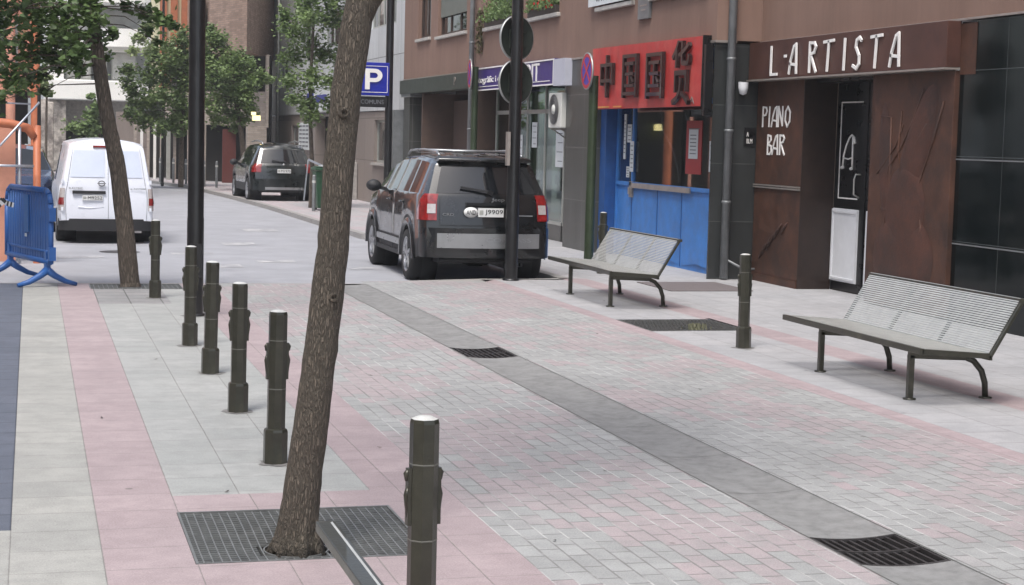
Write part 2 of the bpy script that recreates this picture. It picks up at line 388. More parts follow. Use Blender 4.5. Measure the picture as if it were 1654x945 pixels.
M_signback = mat('sign_back_metal', (.035,.044,.037), .5, .4, var=.25)
M_signrim = mat('sign_rim', (.42,.43,.42), .4, .6, var=.1)
M_signred = mat('sign_red', (.5,.03,.05), .4, var=.05)
M_signblue = mat('sign_blue', (.07,.05,.38), .4, var=.08)
M_pblue = mat('parking_blue', (.012,.022,.30), .35, var=.06, bump=0)
M_metalp = tiles('grey_metal_panels', (.58,.60,.61), 1.5, 1.62, (.14,.15,.155), rough=.5, mw=.012, var=.06, z0=-.8)
M_mstone = tiles('brown_stone_cladding', (.29,.245,.22), 1.4, 1.2, (.11,.1,.09), rough=.55, mw=.01, var=.12)
M_rstone = mat('rough_grey_stone', (.34,.32,.30), .9, var=.3, scale=8, bump=.8, bscale=25)
M_bricks = tiles('brown_brickwork', (.37,.26,.205), .26, .075, (.25,.22,.19), rough=.85, mw=.008, var=.25, offs=.5, spec=.2)
M_brickp = tiles('pale_brickwork', (.42,.36,.31), .26, .075, (.35,.32,.29), rough=.85, mw=.008, var=.2, offs=.5, spec=.2)
M_orange = mat('orange_panels', (.38,.13,.06), .6, var=.15)
M_rust = mat('orange_red_paint', (.50,.16,.075), .5, var=.2, scale=3)
M_rustw = mat('salmon_wall', (.62,.30,.21), .85, var=.15, scale=2)
M_cream = mat('pale_render', (.82,.81,.78), .85, var=.05, scale=1)
M_cream2 = mat('cream_render', (.62,.56,.36), .85, var=.08, scale=1)
M_pgrey = mat('pale_grey_window_wall', (.52,.52,.50), .7, var=.2, scale=2)
M_stonew = mat('rubble_stone', (.42,.38,.34), .95, var=.45, scale=5, bump=1, bscale=8, col2=(.16,.14,.13), v2=.52)
M_scaf = mat('galvanised_tube', (.5,.53,.58), .35, .7, var=.1)
M_bbar = mat('blue_plastic', (.030,.115,.36), .42, var=.14, scale=4, bump=.15, bscale=30, col2=(.04,.16,.45), v2=.6)
M_tape_w = mat('tape_white', (.75,.75,.75), .6, var=.03, bump=0)
M_tape_k = mat('tape_black', (.04,.04,.04), .6, var=.03, bump=0)
M_bin = mat('green_bin_plastic', (.012,.06,.025), .45, var=.2)
M_car = mat('dark_car_paint', (.004,.005,.006), .3, 0, var=.1, bump=0, coat=1, spec=.4)
M_car2 = mat('dark_green_car_paint', (.004,.007,.007), .3, 0, var=.1, bump=0, coat=1, spec=.4)
M_car3 = mat('navy_car_paint', (.015,.03,.075), .25, .3, var=.1, bump=0, coat=1)
M_van = mat('white_van_paint', (.78,.81,.88), .3, 0, var=.02, bump=0, coat=.5)
M_vanp = mat('van_blank_panel', (.68,.745,.87), .35, 0, var=.03, bump=0, coat=.3)
M_trim = mat('black_plastic_trim', (.018,.018,.02), .6, var=.15)
M_silver = mat('silver_trim', (.36,.37,.38), .3, .7, var=.08, bump=0)
M_cglass = mat('tinted_car_glass', (.008,.009,.011), .04, 0, var=.05, bump=0, spec=.6, coat=.4)
M_tyre = mat('tyre_rubber', (.018,.018,.019), .85, var=.15, bump=.3)
M_rim = mat('alloy_rim', (.42,.43,.45), .3, .85, var=.1, bump=0)
M_lred = mat('red_lamp_lens', (.22,.010,.010), .12, 0, var=.45, scale=14, bump=0, coat=1)
M_lclear = mat('clear_lamp_lens', (.5,.46,.45), .15, .2, var=.15, scale=30, bump=0, coat=1)
M_plate = mat('plate_white', (.7,.71,.7), .4, var=.04, bump=0)
M_pink2 = mat('brown_mat', (.15,.13,.13), .8, var=.15, scale=12)
M_lit = emit('warm_tube_light', (1, .78, .35), 3.0)
M_sunglow = emit('sunlit_yellow_glow', (1, .80, .40), .75)  # sunlight on a yellow sign, put in as emission
M_glass = glass('shop_glass', (.85,.88,.86), .19)
M_gglass = glass('green_shop_glass', (.6,.7,.6), .08)

# ------------------------------------------------------------------ the ground
def sheet(name, rects, m_, holes=(), z=0.0, kind='structure'):
    b = MB()
    for (x0, x1, y0, y1) in rects:
        xs = sorted({x0, x1, *[h for H in holes for h in H[:2] if x0 < h < x1]}); ys = sorted({y0, y1, *[h for H in holes for h in H[2:] if y0 < h < y1]})
        for i in range(len(xs)-1):
            for j in range(len(ys)-1):
                cx, cy = (xs[i]+xs[i+1])/2, (ys[j]+ys[j+1])/2
                if any(H[0] < cx < H[1] and H[2] < cy < H[3] for H in holes): continue
                b.face([(xs[i], ys[j], z), (xs[i+1], ys[j], z), (xs[i+1], ys[j+1], z), (xs[i], ys[j+1], z)])
    o = b.build(name, m_); tag(o, kind=kind); return o
G1 = (.70, 1.78, 7.45, 8.50); G2 = (.68, 1.78, 20.75, 21.45); G3 = (6.05, 7.12, 16.12, 17.2)
HO = [G1, G2, G3]
tag(MB().face([(-400,-200,-.16),(400,-200,-.16),(400,600,-.16),(-400,600,-.16)]).build('ground', M_ground), kind='structure')
sheet('pavement_dark_blocks', [(-12,-.09,8.24,21.5)], M_dark)
sheet('pavement_warm_slabs', [(-12,-.09,-12,8.24), (-.09,.31,-12,21.5)], M_greyw)
sheet('pavement_pink_slabs', [(.31,.71,-12,21.5), (.71,1.76,-12,8.9), (1.76,2.17,-12,21.5), (7.05,7.42,-12,22.4), (5.85,6.05,-12,22.2), (7.12,7.05+.12,16.1,17.3)], M_pink, HO)
sheet('pavement_grey_slabs', [(.71,1.76,8.9,19.0)], M_grey, HO)
sheet('pavement_dull_slabs', [(.71,1.5,19.0,20.75)], M_patch, HO)
sheet('pavement_grey_slabs', [(1.5,1.76,19.0,20.75), (.71,1.76,20.75,21.5)], M_grey, HO)
sheet('pavement_brick_field', [(2.17,3.66,-12,21.5), (4.13,5.85,-12,21.9)], M_brick)
sheet('pavement_terrace_slabs', [(6.05,7.05,-12,22.2), (7.42,10.6,-12,22.4), (7.42,9.6,22.4,32)], M_greyR, HO)
# concave drainage channel
def chz(t): return -.016*(1-(2*t-1)**2)
b = MB(); xs = [3.66+.47*i/10 for i in range(11)]; GUL = [(6.93,7.47), (14.3,14.95)]
segs = [(-12,6.93), (7.47,14.3), (14.95,21.5)]
for y0, y1 in segs: b.grid([[(x, y, chz(i/10)) for i, x in enumerate(xs)] for y in (y0, y1)])
for y in (3, 5, 8.9, 10.6, 12.4, 16.9, 18.8):
    pass
tag(b.build('drainage_channel', M_conc), kind='structure')
b = MB()
for y in (3, 5, 8.55, 9.62, 10.7, 11.8, 12.9, 16.0, 17.1, 18.2, 19.3, 20.4):
    b.grid([[(x, yy_, chz(i/10)+.002) for i, x in enumerate(xs)] for yy_ in (y, y+.005)])
for x in (3.652, 4.132): b.face([(x,-12,.002),(x+.009,-12,.002),(x+.009,21.5,.002),(x,21.5,.002)])
tag(b.build('channel_joints', mat('joint_grime', (.12,.12,.115), .9)), kind='structure')
b = MB()
for y0, y1 in GUL: b.box(3.66, 4.13, y0, y1, -.15, -.13)
for y0, y1 in GUL:
    for x in (3.655, 4.13): b.box(x, x+.005, y0, y1, -.15, -.002)
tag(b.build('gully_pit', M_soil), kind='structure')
# pits under the tree grates
b = MB()
for g in (G1, G2, G3):
    b.box(g[0], g[1], g[2], g[3], -.14, -.075)
    for (x0, x1, y0, y1) in ((g[0]-.01, g[0], g[2], g[3]), (g[1], g[1]+.01, g[2], g[3]), (g[0], g[1], g[2]-.01, g[2]), (g[0], g[1], g[3], g[3]+.01)): b.box(x0, x1, y0, y1, -.14, -.002)
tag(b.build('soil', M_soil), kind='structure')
# road, and the raised pavement along it
EDGE = [(-12,21.5),(3.66,21.5),(4.13,21.5),(5.85,21.9),(6.05,22.2),(7.05,22.4)]
b = MB().face([(-14,21.2,-.1),(12,21.2,-.1),(12,110,-.1),(-14,110,-.1)]); tag(b.build('road', M_asph), kind='structure')
b = MB()
b.face([(4.13,21.9,0),(5.85,21.9,0),(6.05,22.2,0),(7.42,22.4,0),(5.9,22.36,0),(4.6,21.95,0)])
for i in range(len(EDGE)-1):
    (xa, ya), (xb, yb) = EDGE[i], EDGE[i+1]
    b.face([(xa, ya, 0), (xb, yb, 0), (xb, yb+.12, -.004), (xa, ya+.12, -.004)]); b.face([(xa, ya+.12, -.004), (xb, yb+.12, -.004), (xb, yb+.12, -.15), (xa, ya+.12, -.15)])
tag(b.build('kerb_edge', M_kerb), kind='structure')
KL = [(7.05,22.5),(7.1,30.5),(6.15,32.5),(6.0,45),(5.75,52),(5.3,60),(4.3,66),(2.6,72),(-2,77)]
b = MB()
for i in range(len(KL)-1):
    (xa, ya), (xb, yb) = KL[i], KL[i+1]; d = V3((xb-xa, yb-ya, 0)).normalized(); n = V3((d.y, -d.x, 0))*.15
    for z, w in ((-.01, 0),): pass
    P = [(xa, ya), (xb, yb), (xb+n.x, yb+n.y), (xa+n.x, ya+n.y)]
    b.face([(p[0], p[1], .004) for p in P]); b.face([(xa, ya, -.12), (xb, yb, -.12), (xb, yb, .004), (xa, ya, .004)])
tag(b.build('kerb', M_kerb), kind='structure')
b = MB().face([(x, y, 0) for x, y in KL] + [(30,77,0),(30,22.4,0),(7.42,22.4,0)]); b.v = [(x, y, -.002) for x, y, z in b.v]
tag(b.build('pavement_far_side', paving('far_slabs', (.42,.41,.42), (.48,.45,.46), .4, .4, 1, pink=(.5,.37,.39), pthr=.5, mw=.003)), kind='structure')
b = MB()
for (x0, x1, y0, y1) in ((2.5,3.05,25.2,25.8),(3.4,4.0,26.3,26.75),(1.2,2.2,32.35,32.8),(4.2,4.9,34.6,35.5),(.4,1.1,27.0,27.4),(2.2,2.9,28.0,28.4),(3.3,3.9,30.3,31.0),(4.6,5.1,25.0,25.4)):
    b.face([(x0,y0,-.096),(x1,y0+.15,-.096),(x1,y1+.15,-.096),(x0,y1,-.096)])
tag(b.build('road_markings', M_line), kind='structure')
b = MB().lathe([(0.001,.004),(.3,.004),(.33,0)], (1.4,28.5,-.098), n=24); b.build('manhole_cover', M_iron2); tag(bpy.context.scene.objects['manhole_cover'], 'round dark iron manhole cover in the road behind the white van', 'manhole cover')

# ------------------------------------------------------------------ grates
def tree_grate(g, name, label, hole, nx, ny, dip=.03, z=.0, gm=None):
    gm = gm or M_iron
    t = thing(name, label, 'tree grate', ((g[0]+g[1])/2, (g[2]+g[3])/2, 0), 'metal grates let into the paving')
    fr = MB(); w = .014
    fr.box(g[0]+.002, g[0]+w, g[2]+.002, g[3]-.002, -.05, .003).box(g[1]-w, g[1]-.002, g[2]+.002, g[3]-.002, -.05, .003)
    fr.box(g[0]+w, g[1]-w, g[2]+.002, g[2]+w, -.05, .003).box(g[0]+w, g[1]-w, g[3]-w, g[3]-.002, -.05, .003)
    fr.build('frame', M_iron, t)
    hx, hy, hr = hole
    def zz(x, y):
        d = math.hypot(x-hx, y-hy); return z-.004 - dip*math.exp(-(d/.33)**2)
    b = MB()
    def rib(p0, p1, wd, hg, n=14):
        prev = None
        for k in range(n+1):
            x = p0[0]+(p1[0]-p0[0])*k/n; y = p0[1]+(p1[1]-p0[1])*k/n
            ok = math.hypot(x-hx, y-hy) > hr; cur = (x, y, zz(x, y)-hg/2) if ok else None
            if prev and cur: b.bar(prev, cur, wd, hg)
            prev = cur
    for i in range(1, nx): x = g[0]+(g[1]-g[0])*i/nx; rib((x, g[2]+w), (x, g[3]-w), .0065, .022)
    for j in range(1, ny): y = g[2]+(g[3]-g[2])*j/ny; rib((g[0]+w, y), (g[1]-w, y), .006, .012)
    b.build('grating', gm, t)
    if hr:
        b = MB(); n = 20
        pts = [(hx+math.cos(2*math.pi*k/n)*hr, hy+math.sin(2*math.pi*k/n)*hr) for k in range(n+1)]
        for k in range(n): b.bar((*pts[k], zz(*pts[k])-.012), (*pts[k+1], zz(*pts[k+1])-.012), .006, .03)
        b.build('ring', M_iron, t)
    return t
tree_grate(G1, 'tree_grate', 'square metal grid grate round the foot of the nearest leaning tree', (1.19,7.76,.15), 26, 27)
tree_grate(G2, 'tree_grate', 'metal grate at the foot of the tree beside the white van', (1.16,21.15,.15), 20, 20, dip=0)
tree_grate(G3, 'tree_grate', 'empty metal grate with a hole and pale weeds between the two benches', (6.62,16.4,.13), 26, 8, dip=.01, gm=mat('dark_grating', (.13,.13,.125), .5, .3))
b = MB()
for k in range(70):
    a = random.uniform(0, 6.28); r = random.gauss(0, .07); x = 6.68+r*math.cos(a); y = 16.42+r*math.sin(a)
    h = random.uniform(.02,.07); dx, dy = random.gauss(0,.02), random.gauss(0,.02); w_ = .006
    b.face([(x-w_,y,-.06),(x+w_,y,-.06),(x+dx+w_,y+dy,h-.02),(x+dx-w_,y+dy,h-.02)])
tag(b.build('weeds', mat('dry_weeds', (.17,.17,.11), .8, var=.3)), 'small dry weeds growing from the hole in the empty grate', 'weeds')
def gully(y0, y1, label):
    t = thing('drain_gully', label, 'drain', (3.895, (y0+y1)/2, 0), 'slotted iron gullies in the drainage channel')
    b = MB(); n = 9
    for i in range(n+1):
        u = i/n; x = 3.672+.446*u; b.bar((x, y0+.01, chz(u)-.012), (x, y1-.01, chz(u)-.012), .016, .02)
    b.build('bars', M_iron2, t)
    for yy in (y0+.008, (y0+y1)/2, y1-.008):
        f = MB()
        for i in range(8):
            a, c = i/8, (i+1)/8; f.bar((3.665+.46*a, yy, chz(a)-.004), (3.665+.46*c, yy, chz(c)-.004), .018, .012)
        f.build('cross_bar', M_iron2, t)
gully(*GUL[0], 'slotted iron drain grate nearest the camera in the concrete channel')
gully(*GUL[1], 'slotted iron drain grate farther up the concrete channel')
b = MB().box(7.95, 9.1, 20.5, 21.8, .001, .012); tag(b.build('pavement_plate', M_pink2, bev=.004), 'flat brown cover plate in the paving in front of the blue shop', 'cover plate')

# ------------------------------------------------------------------ buildings on the right
def facade(name, x, y0, y1, z0, z1, holes, m_, parent, depth=.2, ends=True, back=2.5):
    b = MB(); ys = sorted({y0, y1, *[c for h in holes for c in h[:2]]}); zs = sorted({z0, z1, *[c for h in holes for c in h[2:]]})
    ys = [y for y in ys if y0 <= y <= y1]; zs = [z for z in zs if z0 <= z <= z1]
    for i in range(len(ys)-1):
        for j in range(len(zs)-1):
            cy, cz = (ys[i]+ys[i+1])/2, (zs[j]+zs[j+1])/2
            if any(h[0] < cy < h[1] and h[2] < cz < h[3] for h in holes): continue
            b.face([(x, ys[i+1], zs[j]), (x, ys[i], zs[j]), (x, ys[i], zs[j+1]), (x, ys[i+1], zs[j+1])])
    for a, c, d, e in holes:
        e = min(e, z1)
        for P in (((x,a,d),(x,a,e),(x+depth,a,e),(x+depth,a,d)), ((x,c,d),(x+depth,c,d),(x+depth,c,e),(x,c,e)), ((x,a,d),(x+depth,a,d),(x+depth,c,d),(x,c,d)), ((x,a,e),(x,c,e),(x+depth,c,e),(x+depth,a,e))): b.face(P)
    if ends:
        b.face([(x,y0,z0),(x+back,y0,z0),(x+back,y0,z1),(x,y0,z1)]); b.face([(x,y1,z0),(x,y1,z1),(x+back,y1,z1),(x+back,y1,z0)])
        b.face([(x,y0,z0),(x,y1,z0),(x+back,y1,z0),(x+back,y0,z0)])
        b.face([(x,y0,z1),(x+back,y0,z1),(x+back,y1,z1),(x,y1,z1)])
    return b.build(name, m_, parent)
def window(x, a, c, d, e, parent, fm, kind='wood', mull=1, blind=0):
    f = MB(); t = .07
    f.box(x+.09, x+.15, a, a+t, d, e).box(x+.09, x+.15, c-t, c, d, e).box(x+.09, x+.15, a+t, c-t, d, d+t).box(x+.09, x+.15, a+t, c-t, e-t, e)
    for k in range(1, mull+1):
        y = a+(c-a)*k/(mull+1); f.box(x+.095, x+.145, y-t*.5, y+t*.5, d+t, e-t)
    w = f.build('window', fm, parent)
    MB().box(x+.118, x+.126, a+t, c-t, d+t, e-t).build('pane', M_cglass if kind == 'wood' else M_gglass, w)
    if blind: MB().box(x+.06, x+.085, a+.02, c-.02, e-blind, e-.01).build('blind', M_shut, w)
    return w
HB = 11.0   # eaves
bb = thing('brown_building', 'brown rendered building with shops below, white stone sills and flower boxes', 'building', (9.22, 33, 0))
WIN = [(22.75,24.94,4.15,5.6),(25.84,27.54,4.15,5.6),(29.83,31.75,4.22,5.6),(33.0,35.0,4.22,5.6),(36.7,39.46,4.26,5.6),(40.23,41.6,4.3,5.6)]
WIN2 = [(a, c, 7.1, 8.5) for a, c, d, e in WIN]
XW = 9.22
facade('wall', XW, 22.35, 43.2, 3.36, HB, WIN+WIN2, M_stucco, bb, .22)
for k, (a, c, d, e) in enumerate(WIN+WIN2):
    window(XW, a, c, d, e, bb, M_wood, mull=2 if c-a > 2 else 1, blind=.9 if k == 4 else 0)
    MB().box(XW-.07, XW+.088, a-.07, c+.07, d-.075, d-.003).build('window_sill', M_sill, bb, bev=.01)
MB().box(XW-.02, XW+.3, 22.33, 43.2, 3.325, 3.358).build('cornice', M_rail, bb)
# granite pier beside the bar, pier beyond the blue shop
MB().box(XW-.0, 10.3, 22.38, 22.42, -.05, 3.32).box(9.66, 10.3, 22.425, 22.74, -.05, 3.32).build('pillar', M_granite, bb)
MB().box(XW+.0, 9.9, 27.7, 29.25, -.05, 3.32).build('pillar', M_granite2, bb)
# --- blue shopfront
bs = MB().box(9.36, 9.9, 27.4, 27.69, 0, 3.3).box(9.5, 9.9, 22.76, 27.4, 3.0, 3.3).build('blue_surround', M_blued, bb)
f = MB(); XB = 9.55
f.box(XB, XB+.07, 27.33, 27.4, 0, 3.0).box(XB, XB+.07, 26.57, 26.63, 1.25, 3.0).box(XB, XB+.07, 22.76, 22.83, 0, 3.0)
f.box(XB, XB+.07, 22.83, 27.33, 2.5, 2.58).box(XB-.02, XB+.07, 22.83, 27.33, 1.19, 1.25)
f.build('shopfront_frame', M_blue, bb, bev=.004)
f = MB().box(XB+.02, XB+.06, 22.83, 27.33, 0, 1.19); sh = f.build('shopfront_boards', M_blue, bb)
for y in (24.35, 25.4, 26.6): MB().box(XB+.012, XB+.02, y-.006, y+.006, .03, 1.17).build('board_joint', M_blued, sh)
f = MB()
for y, y1 in ((22.9,24.33), (24.37,25.38), (25.42,26.58), (26.62,27.32)):   # shallow folded diamond relief on the boards
    ym = (y+y1)/2
    f.face([(XB+.017,y+.04,1.12),(XB+.017,y1-.04,1.12),(XB-.012,ym,.12)])
    f.face([(XB+.017,y+.04,.05),(XB-.012,ym,.12),(XB+.017,y+.04,1.12)]); f.face([(XB+.017,y1-.04,1.12),(XB-.012,ym,.12),(XB+.017,y1-.04,.05)])
f.build('folded_panel', M_blue, sh)
MB().box(XB-.045, XB-.021, 23.9, 26.5, 1.16, 1.24).build('sill_rail', M_rail, bb)
pn = MB().box(XB+.03, XB+.036, 22.83, 26.57, 1.25, 2.5).box(XB+.03, XB+.036, 26.63, 27.33, 1.25, 2.5).build('shop_window', M_glass, bb)
# shop room behind
MB().box(XB+.075, 12.8, 22.76, 22.8, 0, 3.0).box(12.8, 12.85, 22.76, 27.7, 0, 3.0).box(10.0, 12.8, 31.4, 31.45, 0, 3.0).box(9.95, 10.0, 27.7, 31.4, 0, 3.0).box(XB+.075, 12.8, 22.8, 31.4, 2.95, 3.0).box(XB+.075,12.8,22.8,31.4,-.02,.03).build('shop_room', mat('shop_wall_brown', (.22,.17,.13), .9, var=.6, scale=1.2), bb)
MB().box(11.6, 12.0, 23.8, 30.5, 1.0, 1.15).box(11.9,12.2,23.8,30.9,2.3,2.55).box(11.2,11.5,26.6,26.75,1.2,2.4).box(11.5,12.0,27.5,30.5,1.45,1.7).box(11.3,11.9,25.2,27,.5,1.3).build('shelving', M_warm_in, bb)
MB().box(XB-.02, XB+.02, 26.52, 26.66, 1.0, 1.26).box(XB-.05, XB-.02, 26.55, 26.63, 1.05, 1.16).build('padlock_bracket', M_rail, bb)
MB().tube([(9.9,26.3,2.48),(9.9,26.15,2.1),(9.95,25.8,1.8),(9.95,25.55,1.45),(9.95,25.5,1.28)], .012, 6).build('hanging_wire', M_paper, bb)
MB().tube([(9.9,25.3,2.48),(9.92,25.1,2.2),(9.95,24.75,1.95)], .014, 6).build('hanging_wire', M_paper, bb)
MB().box(10.4,10.9,23.3,24.6,1.25,1.6).box(10.6,11.0,25.4,26.4,1.25,1.5).build('counter_goods', M_corten, bb)
# --- purple shop: glass doors, windows
f = MB(); XP = 9.62
for y in (29.3, 30.6, 31.85, 33.1, 34.1, 35.5): f.box(XP, XP+.06, y-.03, y+.03, 0, 2.95)
f.box(XP, XP+.06, 29.27, 35.53, 2.42, 2.5).box(XP, XP+.06, 29.27, 35.53, .3, .36)
f.build('shopfront_frame', M_alu, bb)
MB().box(XP+.02, XP+.028, 29.33, 35.47, .36, 2.95).build('shop_window', M_gglass, bb)
MB().box(XP+.07, 13, 29.26, 29.29, 0, 3.1).box(13, 13.1, 29.26, 35.9, 0, 3.1).box(XP+.07, 13, 29.3, 35.9, 3.05, 3.1).box(XP+.07,13,29.3,35.9,-.02,.02).build('shop_room', M_green_in, bb)
MB().box(XP+.06, XP+.3, 34.15, 35.45, 0, 3.0).build('dark_doorway', M_dark_in, bb)
f = MB()
for k in range(10):
    y = 29.7+k*.5; f.box(10.3+.1*(k % 3), 10.5+.12*(k % 3), y, y+.28, .4+.3*(k % 3), 1.2+.25*((k*7) % 4))
f.build('shop_display', mat('display_goods', (.35,.3,.24), .8, var=.6, scale=3), bb)
MB().box(XP+.0, XP+.3, 29.27, 35.53, 0, .298).build('plinth', M_granite2, bb)
# garage recess and beam
MB().box(9.12, 9.5, 35.9, 43.2, 2.98, 3.32).build('garage_beam', M_dkbeam, bb)
MB().box(9.14, 9.5, 42.0, 43.1, 2.9, 2.98).build('beam_end', M_pipe, bb)
MB().box(9.24, 9.9, 42.5, 43.2, 0, 2.98).build('pillar', M_granite2, bb)
MB().box(10.6, 10.7, 35.9, 43.2, 0, 3.3).box(9.24, 10.6, 35.87, 35.98, 0, 2.96).box(9.24,10.6,41.0,41.1,0,2.97).build('garage_wall', M_garage, bb)
MB().box(10.0, 10.06, 36.1, 40.9, 0, 2.8).build('garage_door', M_garage, bb)
# --- the bar: its own building
ab = thing('bar_building', 'brown rendered building over the rusted steel front of the piano bar', 'building', (9.9, 14, 0))
XA = 9.9
facade('wall', XA, 2, 22.34, 3.36, HB, [(18.2,20.2,5.1,6.6),(13,15,5.1,6.6),(8,10,5.1,6.6)], M_stucco, ab, .2)
for a in (18.2, 13, 8): window(XA, a, a+2, 5.1, 6.6, ab, M_wood); MB().box(XA-.07, XA+.088, a-.07, a+2.07, 5.02, 5.098).build('window_sill', M_sill, ab)
MB().box(XA-.03, XA+.3, 2, 22.33, 3.335, 3.358).build('cornice', M_rail, ab)
MB().box(XA-.04, 10.3, 20.86, 22.7-.33, 0.0, .10).build('base_strip', M_corten, ab)
cp = MB().box(XA-.02, XA+.2, 20.86, 22.36, 1.37, 2.80).box(XA-.02, XA+.2, 20.86, 22.36, .10, 1.31).build('steel_panel', M_corten, ab, bev=.004)
MB().box(XA-.045, XA+.02, 20.86, 22.36, 1.315, 1.335).box(XA-.045, XA+.02, 20.86, 22.36, 1.347, 1.365).build('rail', M_rail, cp)
f = MB()
for (y, z, r) in ((21.9,.5,.12),(21.7,.62,.16),(21.5,.75,.12),(21.3,.8,.09),(22.0,.42,.1)):
    f.tube([(XA-.022, y+r, z-r), (XA-.03, y, z), (XA-.022, y-r, z+r*.8)], [.012,.03,.01], 6)
f.build('relief', M_relief, cp)
# recess with door
MB().box(XA-.02, 10.36, 20.84, 20.858, 0, 2.82).build('recess_side', mat('dark_brown_side', (.022,.012,.009), .5, var=.3), ab)
MB().box(XA+.15, 10.5, 18.3, 20.84, 2.76, 2.80).build('recess_ceiling', M_dblack, ab)
XD = 10.37
dr = MB().box(XD, XD+.06, 19.97, 20.84, 0.02, 2.76).build('door', M_dblack, ab)
MB().box(XD-.012, XD, 20.1, 20.83, .13, 1.10).build('lower_panel', M_white, dr, bev=.004)
f = MB()
for p in ((20.13,20.80,.16,.185),(20.13,20.80,1.045,1.07)): f.box(XD-.03, XD-.012, p[0], p[1], p[2], p[3])
f.box(XD-.03, XD-.012, 20.105, 20.135, .14, 1.09).box(XD-.03, XD-.012, 20.795, 20.825, .14, 1.09); f.build('panel_bead', M_white, dr)
f = MB(); t_ = .018
f.box(XD-.006, XD, 20.72-t_, 20.72, 1.23, 2.51).box(XD-.006, XD, 20.10, 20.70, 2.492, 2.51).box(XD-.006, XD, 20.16, 20.70, 1.23, 1.248)
f.build('white_outline', M_letter, dr)
f = MB()     # the emblem: a long-legged letter A
def em(y, z): return (XD-.012, y, z)
pts = [(20.60,1.66),(20.58,1.80),(20.52,1.93),(20.44,2.03),(20.37,2.075),(20.32,2.05)]
f.tube([em(*p) for p in pts], .012, 6); f.tube([em(20.335,2.05), em(20.325,1.65)], .013, 6); f.tube([em(20.28,1.96), em(20.30,2.05)], [.03,.012], 6)
f.tube([em(20.585,1.77), em(20.45,1.755), em(20.32,1.78)], .01, 6); f.tube([em(20.63,1.64), em(20.585,1.65)], .022, 6); f.tube([em(20.37,1.63), em(20.325,1.64)], .022, 6)
f.build('emblem', M_letter, dr)
f = MB().tube([(XD-.0,20.10,1.56),(XD-.07,20.10,1.56),(XD-.07,20.14,1.5),(XD-.07,20.14,1.3),(XD-.0,20.12,1.26)], .012, 8); f.build('door_handle', M_steel, dr)
d2 = MB().box(XD, XD+.05, 18.9, 19.93, 0.02, 2.76).build('door', M_dblack, ab)
MB().box(XD-.006, XD, 19.70, 19.72, 1.21, 2.5).build('white_outline', M_letter, d2)
MB().box(XD-.03, XD, 19.2, 19.86, .13, 1.10).build('lower_panel', M_white, d2, bev=.01)
MB().box(XD+.0, XD+.3, 18.2, 20.84, -.0, .018).build('threshold', M_dark_in, ab)
# relief panel with cello
rp = MB().box(XA-.06, XA+.25, 16.95, 18.86, .02, 2.79).build('steel_panel', M_corten, ab, bev=.006)
f = MB()
def rel(y, z, off=.0): return (XA-.062-off, y, z)
def blob(cy, cz, ry, rz, h, n=20, tilt=0):
    ring = []; 
    for s_, hh in ((1, 0), (.9, h*.6), (.75, h), (.01, h*1.1)):
        ring.append([rel(cy+math.cos(a+.0)*ry*s_+tilt*math.sin(a)*rz*s_, cz+math.sin(a)*rz*s_, hh) for a in [2*math.pi*k/n for k in range(n+1)]])
    f.grid(ring, smooth=True)
blob(17.95, .62, .72, .55, .018); blob(17.95, 1.22, .48, .5, .02); blob(17.72, 1.95, .3, .7, .012, tilt=-.45); blob(18.45, 1.75, .16, .7, .010, tilt=.1)
f.build('relief', M_relief, rp)
f = MB()
LN = [[(18.62,2.3),(18.35,2.28),(18.32,1.5),(18.42,.95),(18.55,.8)], [(17.6,2.6),(17.85,2.2),(18.1,1.9),(18.35,1.7),(18.4,1.5)], [(17.15,2.45),(17.35,2.0),(17.6,1.55),(17.75,1.2)],
      [(17.75,1.75),(17.85,1.4),(17.9,1.1),(17.8,.7)], [(18.6,.1),(18.3,.4),(18.05,.6),(17.9,.85)], [(17.5,2.2),(17.75,1.95),(17.95,1.6),(18.1,1.3)], [(18.1,2.35),(18.15,1.9),(18.05,1.6)], [(17.3,.3),(17.5,.75),(17.55,1.1)], [(18.5,1.2),(18.2,1.15),(17.8,1.5)], [(18.65,1.6),(18.5,1.7),(18.2,1.95),(18.05,2.2)]]
for i, l in enumerate(LN): f.tube([rel(y, z, .004) for y, z in l], [.006+.007*math.sin(2.2*k+i)**2 for k in range(len(l))], 6)
f.build('relief', M_corten, rp)
# black tiles right of it
bt = MB().box(XA+.0, XA+.3, 2, 16.94, 0, 3.32).build('black_tiled_wall', M_btile, ab)
MB().box(XA-.01, XA+.0, 2, 16.93, 1.80, 1.815).box(XA-.01, XA, 2, 16.93, .865, .88).build('joint_strip', M_pipe, bt)
MB().box(XA-.012, XA+.25, 16.62, 16.94, 2.74, 3.3).build('steel_return', M_corten, ab)

# ------------------------------------------------------------------ signs and fittings on the facades
def mb_sign(name, label, cat, loc, group=None): return thing(name, label, cat, loc, group)
s = mb_sign('fascia_sign', "rusted steel fascia with one long word in tall white letters over the bar", 'sign', (9.86, 19.9, 2.8))
MB().box(9.72, 9.898, 16.95, 22.9-.55, 2.82, 3.33).build('board', M_cortenS, s, bev=.006)
MB().box(9.69, 9.9, 16.93, 22.35, 2.795, 2.817).build('lower_rail', M_rail, s)
adv = [.0, .39, .61, 1.18, 1.65, 2.14, 2.44, 2.92, 3.38]
stroke_text("L.ARTISTA", (9.72, 21.60, 2.87), FX, .30, .375, .037, .02, adv).build('lettering', M_letter, s)
s = mb_sign('wall_lettering', 'white PIANO BAR lettering on the rusted panel left of the bar door', 'lettering', (9.87, 21.7, 1.8))
MATL = stroke_text("PIANO", (9.88, 22.18, 2.17), FX, .245, .27, .024, .012, [0,.20,.33,.53,.76]); MATL.build('upper_line', M_letter, s)
stroke_text("BAR", (9.88, 21.98, 1.79), FX, .235, .26, .026, .012, [0,.19,.40]).build('lower_line', M_letter, s)
